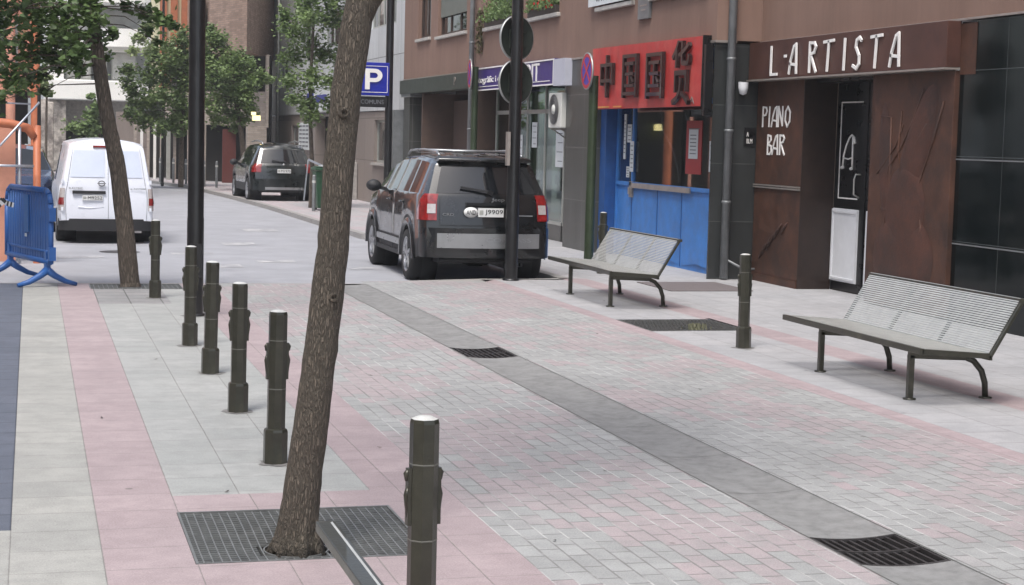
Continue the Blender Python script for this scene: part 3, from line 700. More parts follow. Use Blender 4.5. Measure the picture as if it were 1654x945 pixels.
# red sign
s = mb_sign('shop_sign', 'red shop sign with four dark Chinese characters above the blue shopfront', 'sign', (9.1, 25.2, 2.42))
b = MB(); ny = 40; P0, P1 = [], []
for j in range(2):
    pass
rows = []
for k in range(6):
    z = 2.44+(3.42-2.44)*k/5
    rows.append([(9.1 + .006*math.sin(i*1.7)*(k/5)**2 + .004*math.sin(i*.9+k), 22.55+(27.45-22.55)*i/ny, z+.03*i/ny*(k/5)) for i in range(ny+1)])
b.grid(rows)
b.box(9.12, 9.2, 22.55, 27.45, 2.44, 3.42); b.build('panel', M_red, s)
MB().box(9.09, 9.215, 22.52, 22.548, 2.43, 3.43).build('edge_frame', M_dblack, s)
MB().box(9.10, 9.215, 22.43, 22.515, 2.3, 3.3).build('casing', M_dblack, s)
for ch, ya, w_, z0, h_ in (('中', 26.85, .60, 2.62, .69), ('国', 25.76, .66, 2.60, .68), ('国', 24.68, .70, 2.57, .69), ('货', 23.58, .68, 2.46, .93)):
    text_mb(ch, (9.085, ya, z0), FX, w_, h_, .055).build('character', M_brush, s, bev=.008)
text_mb('A', (9.09, 22.98, 2.475), FX, .20, .10, .004).build('small_lettering', M_rail, s)
MB().box(9.085,9.09,26.5,27.3,2.46,2.48).box(9.085,9.09,25.9,26.3,2.46,2.48).build('small_marks', mat('ochre_paint', (.6,.3,.08), .6), s)
# purple fascia
s = mb_sign('fascia_sign', 'purple fascia with white lettering and a white end panel over the photo shop', 'sign', (9.1, 32, 2.9))
MB().box(9.1, 9.3, 29.65, 35.6, 2.92, 3.38).build('board', M_purple, s)
MB().box(9.08, 9.3, 28.95, 29.64, 2.88, 3.36).build('end_panel', mat('pale_lilac_panel', (.48,.49,.56), .5, var=.05), s)
MB().box(9.085, 9.1, 29.65, 35.6, 3.35, 3.375).box(9.085, 9.1, 29.65, 35.6, 2.90, 2.925).box(9.09, 9.099, 29.9, 35.5, 2.975, 2.99).box(9.085,9.1,29.65,29.69,2.925,3.35).build('white_edge', M_letter, s)
text_mb("fotogràfic i creatiu", (9.1, 35.35, 3.02), FX, 2.9, .17, .012).build('lettering', M_letter, s)
text_mb("BIT", (9.1, 31.42, 2.995), FX, .84, .33, .014).build('lettering', M_letter, s)
# garage fascia emblem
f = text_mb("P", (9.115, 37.3, 3.08), FX, .14, .18, .01); tag(f.build('wall_emblem', M_rail), 'small pale emblem on the dark beam above the garage opening', 'emblem')
# banner and plaque under upper windows
s = mb_sign('window_banner', 'white banner with a web address hung under an upper window of the brown building', 'banner', (9.1, 26.6, 4.0))
MB().box(9.135, 9.145, 25.7, 27.9, 4.17, 4.34).build('cloth', M_paper, s)
MB().box(9.133, 9.145, 25.7, 27.9, 4.34, 4.9).build('dark_field', M_dblack, s)
text_mb("www.angen", (9.134, 27.5, 4.20), FX, 1.6, .10, .004).build('lettering', M_ink, s)
s = mb_sign('wall_plaque', 'dark grey plaque with a pale top on the brown wall beside the banner', 'plaque', (9.2, 25.25, 3.8))
MB().box(9.17, 9.218, 25.0, 25.5, 3.82, 4.16).build('plate', M_pipe, s, bev=.004)
MB().box(9.17, 9.218, 25.0, 25.5, 4.163, 4.7).build('pale_top', M_alu, s)
MB().box(9.166,9.17,25.1,25.4,4.02,4.04).box(9.166,9.17,25.15,25.35,3.95,3.97).build('lettering', M_rail, s)
# planters
for (y0, y1, z, lab) in ((29.85,31.7,4.22,'window box with red and green flowers beside the signpost top'), (33.05,34.95,4.22,'window box with yellow-green plants left of the signpost')):
    s = mb_sign('window_box', lab, 'planter', (9.2, (y0+y1)/2, z), 'flower boxes on the upper sills')
    MB().box(9.16, 9.30, y0, y1, z, z+.14).build('trough', M_planter, s)
    b = MB(); r_ = MB()
    for k in range(900):
        y = random.uniform(y0, y1); z_ = z+.1+abs(random.gauss(0, .22)); x_ = 9.2+random.gauss(0, .09); s_ = .03
        a = V3((random.gauss(0,1), random.gauss(0,1), random.gauss(0,1))).normalized()*s_; c = a.cross(V3((random.gauss(0,1), random.gauss(0,1), .3))).normalized()*s_
        tgt = r_ if (k % 13 == 0 and y < 31.8) else b; p = V3((x_, y, z_)); tgt.face([p-a, p-c, p+a, p+c])
    b.build('leaves', M_leaf2, s)
    if r_.f: r_.build('blooms', M_flower, s)
# hanging plant on the wall near the pipe
b = MB()
for k in range(260):
    z_ = random.uniform(3.7, 4.6); p = V3((9.17+random.gauss(0,.03), 35.35+random.gauss(0,.12), z_)); a = V3((random.gauss(0,.02), random.gauss(0,.03), random.gauss(0,.03))); c = V3((0, .025, -.02)); b.face([p-a, p-c, p+a, p+c])
tag(b.build('trailing_plant', mat('dry_climber', (.13,.12,.05), .8, var=.3)), 'dry trailing plant on the brown wall beside the downpipe', 'plant')
# air conditioner
s = mb_sign('air_conditioner', 'cream air conditioning unit with a round fan under the purple sign', 'air conditioner', (9.3, 29.5, 2.1))
MB().box(9.13, 9.40, 29.27, 30.03, 2.13, 2.76).build('casing', M_ac, s, bev=.015)
f = MB()
for r in (.27,.22,.17,.12): f.tube([(9.115, 29.68+math.cos(a)*r, 2.46+math.sin(a)*r) for a in [2*math.pi*k/24 for k in range(25)]], .006, 5, caps=False)
f.build('fan_guard', M_grille, s); MB().lathe([(.27,0),(.001,.002)], (9.123,29.68,2.46), 'X').build('fan', M_grille, s); MB().lathe([(.001,-.03),(.08,-.02),(.09,0)], (9.12,29.68,2.46), 'X').build('hub', M_ac, s)
MB().bar((9.15,29.4,2.11),(9.6,29.4,2.11),.03,.03).bar((9.15,29.95,2.11),(9.6,29.95,2.11),.03,.03).bar((9.2,29.4,2.1),(9.6,29.4,1.85),.02,.02).bar((9.2,29.95,2.1),(9.6,29.95,1.85),.02,.02).build('bracket', M_rail, s)
# paper notices
def notice(loc, w_, h_, label, m_=M_paper, lines=4, group='paper notices in the shop windows', red=False):
    s = mb_sign('paper_notice', label, 'notice', loc, group)
    x, y, z = loc; MB().box(x-.006, x-.001, y-w_/2, y+w_/2, z, z+h_).build('sheet', m_, s)
    f = MB()
    for k in range(lines): zz = z+h_*(.85-.7*k/max(1, lines-1)); f.box(x-.009, x-.006, y-w_*.36, y+w_*.36*(.6 if k % 2 else 1), zz-.008, zz+.006)
    f.build('print', M_ink, s); return s
notice((XB+.028,27.05,1.62), .10, .75, 'tall narrow paper strip at the far left of the blue shop window', lines=9)
notice((XB+.028,26.83,1.90), .20, .30, 'upper square paper sheet in the blue shop window')
notice((XB-.003,26.6,1.42), .17, .50, 'long paper sheet taped to the blue frame above the padlock', lines=6)
notice((XB+.028,26.86,1.32), .14, .18, 'small low paper sheet beside the padlock of the blue shop')
s = notice((XB+.028,23.95,1.45), .62, .80, 'red poster with a white sheet on it in the blue shop window', M_redp, lines=1)
f = MB().box(XB+.012, XB+.019, 23.77, 24.13, 1.68, 2.12); f.build('white_sheet', M_paper, s)
f = MB()
for k in range(6): f.box(XB+.009, XB+.012, 23.83, 24.07, 1.75+.055*k, 1.765+.055*k)
f.build('print', M_ink, s)
notice((XB+.028,23.2,1.5), .26, .45, 'pale sheet at the right end of the blue shop window')
notice((XP+.018,30.9,1.4), .5, .75, 'white poster in the photo shop window below the air conditioner')
notice((XP+.018,29.9,1.0), .55, .85, 'poster with white figures at the right end of the photo shop window')
notice((XP+.018,32.6,1.75), .35, .5, 'white sheet on the glass of the photo shop left of the signpost')
notice((XP+.018,33.6,1.3), .3, .7, 'narrow blue-white sheet on the photo shop door')
# lit tube inside the blue shop
s = mb_sign('ceiling_light', 'lit warm tube lamp seen inside the blue shop', 'lamp', (10.9,29.8,2.2))
MB().box(10.9, 11.0, 29.1, 30.2, 2.13, 2.24).box(10.9, 11.0, 30.45, 30.7, 2.10, 2.24).build('tube', M_lit, s); MB().box(10.88,11.02,29.0,30.8,2.25,2.28).build('housing', M_rail, s)
# small wall sign next to the bar and bell lamp
s = mb_sign('door_sign', 'tiny white-lettered dark plate at the edge of the bar front', 'sign', (9.8,22.37,1.8))
MB().box(9.70, 9.86, 22.362, 22.376, 1.9, 2.15).build('plate', M_dblack, s); text_mb("A\nBLM", (9.73,22.36,1.93), FY, .09, .16, .004).build('lettering', M_letter, s)
s = mb_sign('wall_lamp', 'small white bulkhead lamp beside the downpipe under the bar sign', 'lamp', (9.6, 22.3, 2.6))
MB().lathe([(.001,-.12),(.05,-.1),(.07,-.02),(.072,.06)], (9.6,22.24,2.72), n=16).build('shade', M_white, s); MB().tube([(9.6,22.24,2.76),(9.6,22.37,2.78)], .02, 8).build('arm', M_pipe, s)
# downpipes
def pipe(x, y, r, z1, label, m_=M_pipe, far=False):
    s = mb_sign('downpipe', label, 'downpipe', (x, y, 0), 'rainwater downpipes on the facades')
    MB().tube([(x, y, 0.02), (x, y, z1)], r, 14).build('pipe', m_, s)
    for z in (1.1, 2.1, 3.1, 3.95):
        MB().lathe([(r*1.02,-.02),(r*1.15,-.015),(r*1.15,.015),(r*1.02,.02)], (x, y, z), n=14).build('collar', m_, s)
    return s
p = pipe(9.42, 22.27, .06, 10.8, 'grey downpipe between the blue shop and the piano bar')
MB().tube([(9.46,22.25,.28),(9.7,22.24,.16),(9.86,22.2,.16)], .018, 8).build('branch', M_pipe, p)
pipe(9.12, 35.8, .055, 10.8, 'grey downpipe beside the garage opening')
pipe(9.22, 66.5, .05, 9.0, 'pale thin downpipe at the far corner of the grey metal building', M_alu)

# ------------------------------------------------------------------ grey metal building
gb = thing('grey_building', 'grey metal panelled building with brown stone ground floor behind the parking sign', 'building', (9.3, 56, 0))
GW = [(44.6,45.6,4.9,7.0),(46.0,48.3,4.9,7.0),(50.5,51.6,4.1,6.2),(52.2,56.2,4.7,5.9),(64.0,67.0,3.6,5.0),(58.8,61.5,4.4,6.0)]
facade('wall', 9.3, 43.25, 69.5, 2.6, 11.5, GW, M_metalp, gb, .2)
for a, c, d, e in GW: window(9.3, a, c, d, e, gb, M_alu, mull=2 if c-a > 2 else 1)
LH = [(45.3,47.6,1.15,2.35),(54.2,58.0,0,2.5),(61.5,63.5,.9,2.2)]
facade('ground_floor', 9.34, 43.25, 69.5, -.02, 2.58, LH, M_mstone, gb, .35, back=.5)
window(9.34, 45.3, 47.6, 1.15, 2.35, gb, M_alu, mull=1); MB().box(9.27,9.43,45.2,47.7,1.08,1.147).build('window_sill', M_sill, gb)
window(9.34, 61.5, 63.5, .9, 2.2, gb, M_alu, mull=1)
MB().box(9.68, 9.75, 54.2, 58.0, 0, 2.5).build('doorway', M_dark_in, gb)
MB().box(9.0, 9.32, 43.3, 43.6, 0, 2.58).build('pillar', M_pipe, gb)
s = mb_sign('notice_board', 'white list board on the stone wall behind the small black car', 'sign', (9.25,59.8,1.3))
MB().box(9.26, 9.33, 58.9, 61.2, 1.35, 2.3).build('board', M_paper, s)
f = MB()
for k in range(6):
    for c in range(3): f.box(9.25, 9.26, 59.05+c*.72, 59.6+c*.72, 1.45+.14*k, 1.51+.14*k)
f.build('print', M_ink, s)
s = mb_sign('wall_sign', 'pale sign with blue marks on the grey building behind the tree crown', 'sign', (9.2,56,2.8))
MB().box(9.2, 9.29, 54.3, 59.5, 2.65, 3.5).build('board', M_paper, s); MB().box(9.19,9.2,57.6,59.0,2.9,3.3).box(9.19,9.2,55.0,57.2,2.95,3.2).build('blue_marks', M_pblue, s)
f = MB().box(8.5, 9.33, 50.2, 50.6, 0, 1.15).box(8.9,9.33,50.0,50.2,0,1.1); tag(f.build('stone_wall', M_rstone, bev=.02), 'low rough grey stone wall beside the far pavement', 'wall')

# ------------------------------------------------------------------ brick building
kb = thing('brick_building', 'brown brick building with overhanging upper floor behind the small black car', 'building', (7.3, 62, 0))
def wallq(P, z0, z1, b):
    for i in range(len(P)-1): b.face([(*P[i], z0), (*P[i+1], z0), (*P[i+1], z1), (*P[i], z1)])
UP = [(5.9,72),(6.35,64.2),(7.28,60.5),(9.25,68),(9.25,72)]
b = MB(); wallq(UP, 4.75, 11, b); b.face([(*p, 4.75) for p in UP]); b.build('upper_floor', M_bricks, kb)
b = MB(); LP = [(5.0,67.5),(8.25,62.5),(9.2,68)]; wallq(LP, 2.15, 3.4, b); b.face([(*p, 3.4) for p in LP+[(7,74)]]); b.build('brick_band', M_brickp, kb)
b = MB(); wallq([(5.3,68.5),(8.6,63.9),(9.2,68)], 0, 4.75, b); b.build('ground_floor', M_dark_in, kb)
for q_ in ((7.55,8.25,62.3,62.75,0,2.15),(5.75,5.85,66.2,66.3,0,2.15),(6.3,6.38,65.4,65.5,0,2.15),(8.2,8.3,62.2,62.5,2.1,4.72)): MB().box(*q_).build('pillar', M_brickp, kb)
b = MB().box(5.05,5.2,67.3,67.45,0,2.15); b.build('post', M_alu, kb)
f = MB().box(6.9,7.4,64.5,64.6,0,2.0); f.build('door', mat('maroon_door', (.12,.03,.025), .6), kb)
b = MB(); wallq([(6.2,63.9),(6.28,63.3)], 5.4, 6.6, b)
MB().box(6.15, 6.2, 64.5, 68, 5.3, 6.8).build('window', M_cglass, kb)
tag(b.build('spare', M_wood), 'x', 'x'); bpy.data.objects.remove(bpy.data.objects['spare'])
s = mb_sign('oval_sign', 'upright white oval sign on the dark far shopfront', 'sign', (5.75,66.3,1.2)); MB().lathe([(.001,0),(.16,.01),(.17,.05)], (0,0,0), 'Y', n=20).build('board', M_paper, s)
for c in [x for x in bpy.data.objects if x.parent == s]: c.scale = (1, 1, 4.2)
tag(MB().box(6.70,6.94,53.9,54.05,2.28,2.44).box(6.66,6.80,53.92,54.0,2.45,2.55).build('sunlit_sign', M_sunglow), 'small yellow sign with its sunlight put in as glow, among the leaves by the brick building', 'lit sign')
# orange panelled building further on
ob = thing('orange_building', 'far building with tall orange wall panels beyond the black lamp post', 'building', (5.2, 70, 0))
b = MB()
b.box(5.0, 6.6, 70, 76, 3.2, 11); b.build('wall', M_cream2, ob)
for k in range(4): MB().box(4.95+k*.42, 5.22+k*.42, 69.85, 69.99, 3.6, 11).build('orange_panel', M_orange, ob)
b = MB().box(4.6, 7.2, 70.0, 71, 0, 3.2); b.build('ground_floor', M_dark_in, ob)
for k in range(8): MB().box(3.9+k*.24, 4.0+k*.24, 68.8-k*.2, 68.95-k*.2, 0, 2.2+.1*(k % 2)).build('column', M_cream if k % 2 else M_brickp, ob)
b = MB().box(3.3, 6.2, 70.6, 70.8, 0, 2.6); b.build('rear_wall', M_mstone, ob)

# ------------------------------------------------------------------ white building closing the street
wb = thing('white_building', 'white apartment building with curved balconies closing the end of the street', 'building', (3, 82, 0))
WH = [(1.4,2.6,3.95,5.2),(2.9,4.0,3.95,5.2),(1.2,2.6,6.9,8.2),(3.0,4.4,6.2,7.4)]
b = MB(); b.box(.6, 9, 82, 90, 0, 14); b.build('wall', M_pgrey, wb)
def curved(z0, z1, x0, x1, yf, depth, m_, name, bul=.5):
    b = MB(); n = 16; pts = []
    for i in range(n+1):
        t = i/n; x = x0+(x1-x0)*t; e = min(1, min(t, 1-t)*6); pts.append((x, yf + (1-math.sqrt(max(0, 1-(1-e)**2)))*depth*.6 - bul*math.sin(math.pi*t)))
    wallq(pts, z0, z1, b); b.face([(*p, z0) for p in pts]+[(x1, yf+depth, z0), (x0, yf+depth, z0)]); b.face([(*p, z1) for p in pts]+[(x1, yf+depth, z1), (x0, yf+depth, z1)])
    b.face([(*pts[0], z0), (*pts[0], z1), (x0, yf+depth, z1), (x0, yf+depth, z0)]); b.face([(*pts[-1], z0), (*pts[-1], z1), (x1, yf+depth, z1), (x1, yf+depth, z0)])
    return b.build(name, m_, wb)
MB().box(.72, 5.2, 78.5, 82, 3.15, 4.05).build('balcony', M_cream, wb, bev=.05)
MB().box(.74, 1.4, 78.6, 82, 4.05, 5.9).box(.74,5.0,78.8,82,5.35,5.9).build('bay_wall', M_cream, wb)
for (a, c) in ((1.5,1.95),(2.1,2.6),(2.9,3.3),(3.5,4.6)):
    f = MB().box(a, c, 79.5, 79.6, 4.05, 5.35).build('window', M_alu, wb); MB().box(a+.06, c-.06, 79.47, 79.5, 4.15, 5.28).build('pane', M_pgrey, f)
curved(5.55, 6.35, 2.6, 6.0, 78.6, 3, M_cream, 'balcony')
curved(7.45, 8.6, 1.6, 5.6, 78.2, 3.5, M_cream, 'balcony')
curved(10.0, 10.9, 1.6, 5.6, 78.2, 3.5, M_cream, 'balcony')
MB().box(.3, 1.5, 78.8, 82, 0, 3.14).build('stone_corner', M_stonew, wb)
MB().box(1.5, 5.0, 80, 82, 1.9, 3.14).build('ground_floor', M_rstone, wb); MB().box(1.5, 6, 80.5, 82, 0, 1.9).build('shop_window', M_dark_in, wb)
cb = thing('cream_building', 'cream and yellow building between the tree crowns at the far end', 'building', (6.5, 90, 0))
MB().box(5.3, 7.6, 88, 95, 0, 15).build('wall', M_cream2, cb)
for z in (5, 7, 9, 11): f = MB().box(5.8, 6.4, 87.9, 87.99, z, z+1.1).build('window', M_alu, cb)
# stone wall at left end
tag(MB().box(.2, .95, 76.5, 77.2, 0, 3.0).build('stone_wall', M_stonew, bev=.05), 'tall rough stone wall under the corner of the white building', 'wall')

# ------------------------------------------------------------------ orange red building on the left, and its frame
rb = thing('red_building', 'orange red building with round columns on the left of the street', 'building', (-3, 50, 0))
MB().box(-9, .1, 50, 62, 2.9, 11).build('wall', M_rustw, rb)
MB().box(-9, -.1, 50.5, 62, 0, 2.9).build('ground_floor', M_dark_in, rb)
for x in (.12, -.55, -1.4): MB().lathe([(.13,0),(.13,10)], (x, 49.8, 0), n=14).build('column', M_rust if x > 0 else M_rustw, rb)
for k in range(3):
    f = MB().box(-1.2-k*1.6, -.35-k*1.6, 49.93, 49.99, 3.6, 5.0).build('window', M_alu, rb); MB().box(-1.1-k*1.6, -.45-k*1.6, 49.91, 49.93, 3.7, 4.9).build('pane', M_cglass, f)
s = thing('steel_hoarding_frame', 'orange steel posts and curved beam with bright tubes behind the blue barrier', 'frame', (-.3, 26, 0))
MB().lathe([(.055,-.1),(.055,1.92),(.001,1.93)], (.085, 26, 0), n=16).build('post', M_rust, s)
MB().lathe([(.05,-.1),(.05,2.1)], (-1.0, 26.4, 0), n=16).build('post', M_rust, s)
MB().tube([(-1.4,25.9,1.98),(-.6,26.0,1.96),(-.3,26.0,1.94),(-.05,26.0,1.88),(.06,26.0,1.75)], .07, 12).build('curved_beam', M_rust, s)
MB().tube([(-.85,25.85,1.2),(-.43,25.85,1.62),(.12,25.9,2.26)], .018, 8).build('brace', M_scaf, s)
MB().tube([(-.85,25.85,1.33),(.04,25.85,1.33)], .02, 8).build('rail', M_scaf, s)
MB().tube([(-.16,25.9,-.1),(-.16,25.9,1.9)], .026, 8).build('upright', M_scaf, s)
MB().tube([(-1.2,25.9,2.25),(.0,25.9,2.23)], .012, 8).build('rail', M_scaf, s)
MB().box(-1.3,-.22,26.3,26.34,-.1,1.9).build('infill_panel', M_rustw, s)
for (x, z, r) in ((-.33,1.5,.05),(-.2,1.5,.06),(-.3,1.1,.07),(-.05,1.12,.05)): pass

# ------------------------------------------------------------------ building added opposite, out of view, to block skylight and feed reflections
op = thing('added_opposite_building', 'pale building with dark windows, unseen opposite, added for light and reflections', 'building', (-9, 15, 0))
facade_h = []
b = MB().box(-16, -9, -12, 44, 0, 11); b.build('wall', mat('opposite_render', (.5,.42,.36), .9, var=.1), op)
for z in (1, 4, 7):
    for k in range(14):
        f = MB().box(-9.0, -8.97, -10+k*3.9, -8.4+k*3.9, z, z+1.6).build('window', M_cglass, op)

# ------------------------------------------------------------------ street furniture
BG = 'olive metal bollards'
def bollard():
    t = thing('bollard', 'x', 'bollard', (0,0,0), BG)
    MB().lathe([(.054,.2),(.054,.865),(.050,.88)], n=8, smooth=False).build('shaft', M_olive, t, bev=.003)
    MB().lathe([(.05,.88),(.03,.889),(.001,.892)], n=8, smooth=False).build('cap', M_cap, t)
    MB().lathe([(.071,-.01),(.071,.185),(.066,.2),(.054,.206)], n=8, smooth=False).build('base_sleeve', M_olive, t, bev=.003)
    MB().lathe([(.0542,.712),(.0555,.713),(.0555,.717),(.0542,.718)], n=8, smooth=False).lathe([(.0542,.432),(.0555,.433),(.0555,.437),(.0542,.438)], n=8, smooth=False).build('joint_ring', mat('pale_olive_edge', (.16,.16,.14), .4, .4), t)  # joint rings slightly paler than the olive shaft
    for sx in (-1, 1):
        x = sx*.058
        MB().box(min(x-sx*.01, x+sx*.006), max(x-sx*.01, x+sx*.006), -.016, .016, .49, .70).tube([(x,0,.695),(x+sx*.008,0,.68),(x+sx*.004,0,.655)], [.009,.012,.010], 8).tube([(x,0,.63),(x+sx*.006,0,.60),(x,0,.52)], [.010,.012,.008], 8).build('bracket', M_olive, t)
    return t
b0 = bollard(); b0.location = (1.38, 5.98, 0); b0.rotation_euler.z = R(7)
b0['label'] = 'olive bollard nearest the camera, right of the tree grate'
for i, (x, y, l) in enumerate([(1.36,9.72,'olive bollard just left of the near tree trunk'), (1.36,11.57,'fourth bollard back in the left row, between near tree and lamp post'),
        (1.36,13.46,'bollard standing right in front of the tall black lamp post foot'), (1.36,15.25,'bollard just left of the tall black lamp post'),
        (1.36,19.66,'farthest bollard of the left row, beside the tree by the white van'), (6.46,14.73,'lone bollard between the two benches, before the piano bar'),
        (7.95,23.3,'bollard behind the farther bench beside the green post')]):
    d = dup(b0, (x, y, 0), l, rz=R(random.uniform(-6, 8))); d.rotation_euler.x = R(random.uniform(-.9,.9)); d.rotation_euler.y = R(random.uniform(-.9,.9))
# thin far bollards along the far pavement
def thinb():
    t = thing('bollard', 'x', 'bollard', (0,0,0), 'thin grey bollards along the far pavement')
    MB().lathe([(.045,0),(.045,.86),(.03,.9),(.001,.9)], n=10).build('shaft', M_pipe, t); MB().lathe([(.05,.7),(.05,.76)], n=10).build('band', M_cap, t); return t
tb = thinb(); tb.location = (6.1, 58.8, 0); tb['label'] = 'thin grey bollard on the pavement left of the small black car'
for (x, y, l) in ((5.75,59.5,'thin grey bollard next to the black lamp post, before the far shopfront'), (6.75,42.0,'thin grey post in front of the green bin'), (7.25,31.9,'thin grey post left of the dark car mirror'),
        (4.6,64.2,'thin grey bollard at the far bend right of the van'), (5.0,63.2,'thin grey bollard at the far bend, second from the van'), (5.35,62.0,'thin grey bollard at the far bend just left of the lamp post')):
    dup(tb, (x, y, 0), l)
# lamp posts
def pole(x, y, r, h, label, name='lamp_post', cat='lamp post', m_=M_black, taper=.85):
    t = thing(name, label, cat, (x, y, 0), 'tall poles along the street')
    MB().lathe([(r,-.1),(r,1.0),(r*.97,1.02),(r*taper,h)], (x, y, 0), n=16).build('pole', m_, t)
    MB().lathe([(r*1.25,-.02),(r*1.25,.02),(r*1.02,.03)], (x, y, 0), n=16).build('foot', m_, t)
    return t
t = pole(1.63, 17.73, .086, 7.5, 'tall thick black lamp post in the left bollard row', taper=.9)
MB().box(1.57,1.69,17.635,17.65,.4,.75).build('access_door', M_black, t)
MB().bar((1.63,17.7,7.4),(2.9,17.7,7.6),.08,.08).build('arm', M_black, t); MB().box(2.6,3.2,17.55,17.85,7.5,7.62).build('lamp_head', M_black, t, bev=.02)
sp = pole(6.25, 22.1, .088, 6.5, 'black pole with the backs of two round signs behind the large dark car', 'sign_post', 'sign post', taper=.8)
MB().box(6.13,6.17,22.0,22.1,1.55,2.0).build('sticker_box', M_rail, sp)
for n_, (z, lab) in enumerate(((3.26,'upper round traffic sign seen from behind on the black pole'), (2.67,'lower round traffic sign seen from behind on the black pole'))):
    s = mb_sign('traffic_sign', lab, 'traffic sign', (6.29, 22.25, z), 'round traffic signs on the black pole')
    o1 = MB().lathe([(.001,.0),(.285,.0),(.295,-.008),(.295,.014),(.285,.018),(.001,.018)], (0,0,0), 'Y', n=40).build('disc', M_signback, s)
    o2 = MB().lathe([(.288,-.012),(.30,-.012),(.30,.02),(.288,.02)], (0,0,0), 'Y', n=40).build('rim', M_signrim, s)
    o3 = MB().box(-.14,.14,-.03,-.006,.08,.11).box(-.14,.14,-.03,-.006,-.14,-.11).box(-.14,-.11,-.028,-.006,-.11,.08).build('bracket', M_signback, s)
    OFF[s] = (0,0,0)
    for o_ in (o1, o2, o3): o_.data.transform(Matrix.Translation((6.29, 22.25, z)))
    s.location = (6.29, 22.25, z); s.rotation_euler.z = R(26)
# green post with the no-parking sign
gp = pole(8.28, 24.9, .075, 2.9, 'green post with a round blue and red no-stopping sign beside the blue shop', 'sign_post', 'sign post', M_postg, 1)
def nosign(loc, rz, label, r=.30):
    s = mb_sign('traffic_sign', label, 'traffic sign', loc, 'round no-stopping signs')
    parts = [MB().lathe([(.001,-.003),(r*.76,-.003)], (0,0,0), 'Y', n=36).build('face', M_signblue, s), MB().lathe([(r*.76,-.005),(r*.95,-.005)], (0,0,0), 'Y', n=36).build('red_ring', M_signred, s),
        MB().lathe([(r*.95,-.008),(r,-.008),(r,.02),(.001,.02)], (0,0,0), 'Y', n=36).build('rim', M_signrim, s), MB().bar((-r*.55,-.006,r*.55),(r*.55,-.006,-r*.55),r*.16,.003,(0,1,0)).bar((-r*.55,-.0075,-r*.55),(r*.55,-.0075,r*.55),r*.16,.003,(0,1,0)).build('red_cross', M_signred, s),
        MB().box(.0,.10,.02,.05,.12,.15).box(.0,.10,.02,.05,-.15,-.12).build('bracket', M_signback, s)]
    for o_ in parts: o_.data.transform(Matrix.Translation(loc))
    s.rotation_euler.z = rz; return s
nosign((8.18, 24.95, 2.97), R(-90), 'round blue and red no-stopping sign left of the red Chinese sign', .28)
pole(8.98, 34.9, .07, 3.4, 'green post next to the grey downpipe by the purple shop', 'sign_post', 'sign post', M_postg, 1)
nosign((8.86, 34.9, 3.25), R(-97), 'round sign seen nearly edge-on beside the purple fascia', .31)
# parking sign
pp = pole(6.55, 32.0, .075, 7.5, 'black post carrying the blue parking sign', 'sign_post', 'sign post', taper=.95)
s = mb_sign('parking_sign', 'blue square parking sign with a white P on the black post', 'sign', (6.25, 32, 2.6))
MB().box(5.93,6.53,31.88,31.98,2.66,3.28).build('box', M_pblue, s, bev=.01)
f = MB(); 
for (a0,a1,z0,z1) in ((5.97,6.49,3.205,3.215),(5.97,6.49,2.715,2.725),(5.965,5.975,2.725,3.205),(6.485,6.495,2.725,3.205)): f.box(a0,a1,31.872,31.879,z0,z1)
f.build('border', M_letter, s); 
cu = MB(); P_ = [(0,0),(0,1)]
cu.box(6.06,6.15,31.86,31.878,2.77,3.16); n_ = 12
arc = [(6.15,3.16)]+[(6.25+.14*math.sin(math.pi*k/n_),3.035+.125*math.cos(math.pi*k/n_)) for k in range(n_+1)]+[(6.15,2.91)]
arc2 = [(6.15,3.085)]+[(6.24+.06*math.sin(math.pi*k/n_),3.035+.05*math.cos(math.pi*k/n_)) for k in range(n_+1)]+[(6.15,2.985)]
for k in range(len(arc)-1):
    q = [arc[k], arc[k+1], arc2[k+1], arc2[k]]
    cu.face([(a, 31.86, c) for a, c in q])
cu.build('letter', M_letter, s)
MB().box(5.93,6.5,31.9,31.97,2.44,2.64).build('lower_plate', M_black, s); text_mb("COMUNS", (5.99,31.9,2.50), FY, .44, .08, .004).build('lower_lettering', M_ink, s)
for (x, y, h, l) in ((4.55, 62.5, 7, 'thin black lamp post at the far bend of the street'), (.20, 45.5, 2.9, 'thin dark pole rising behind the blue barrier'), (4.1, 74, 3.9, 'thin dark pole behind the roof of the white van')): pole(x, y, .055, h, l, taper=.8)
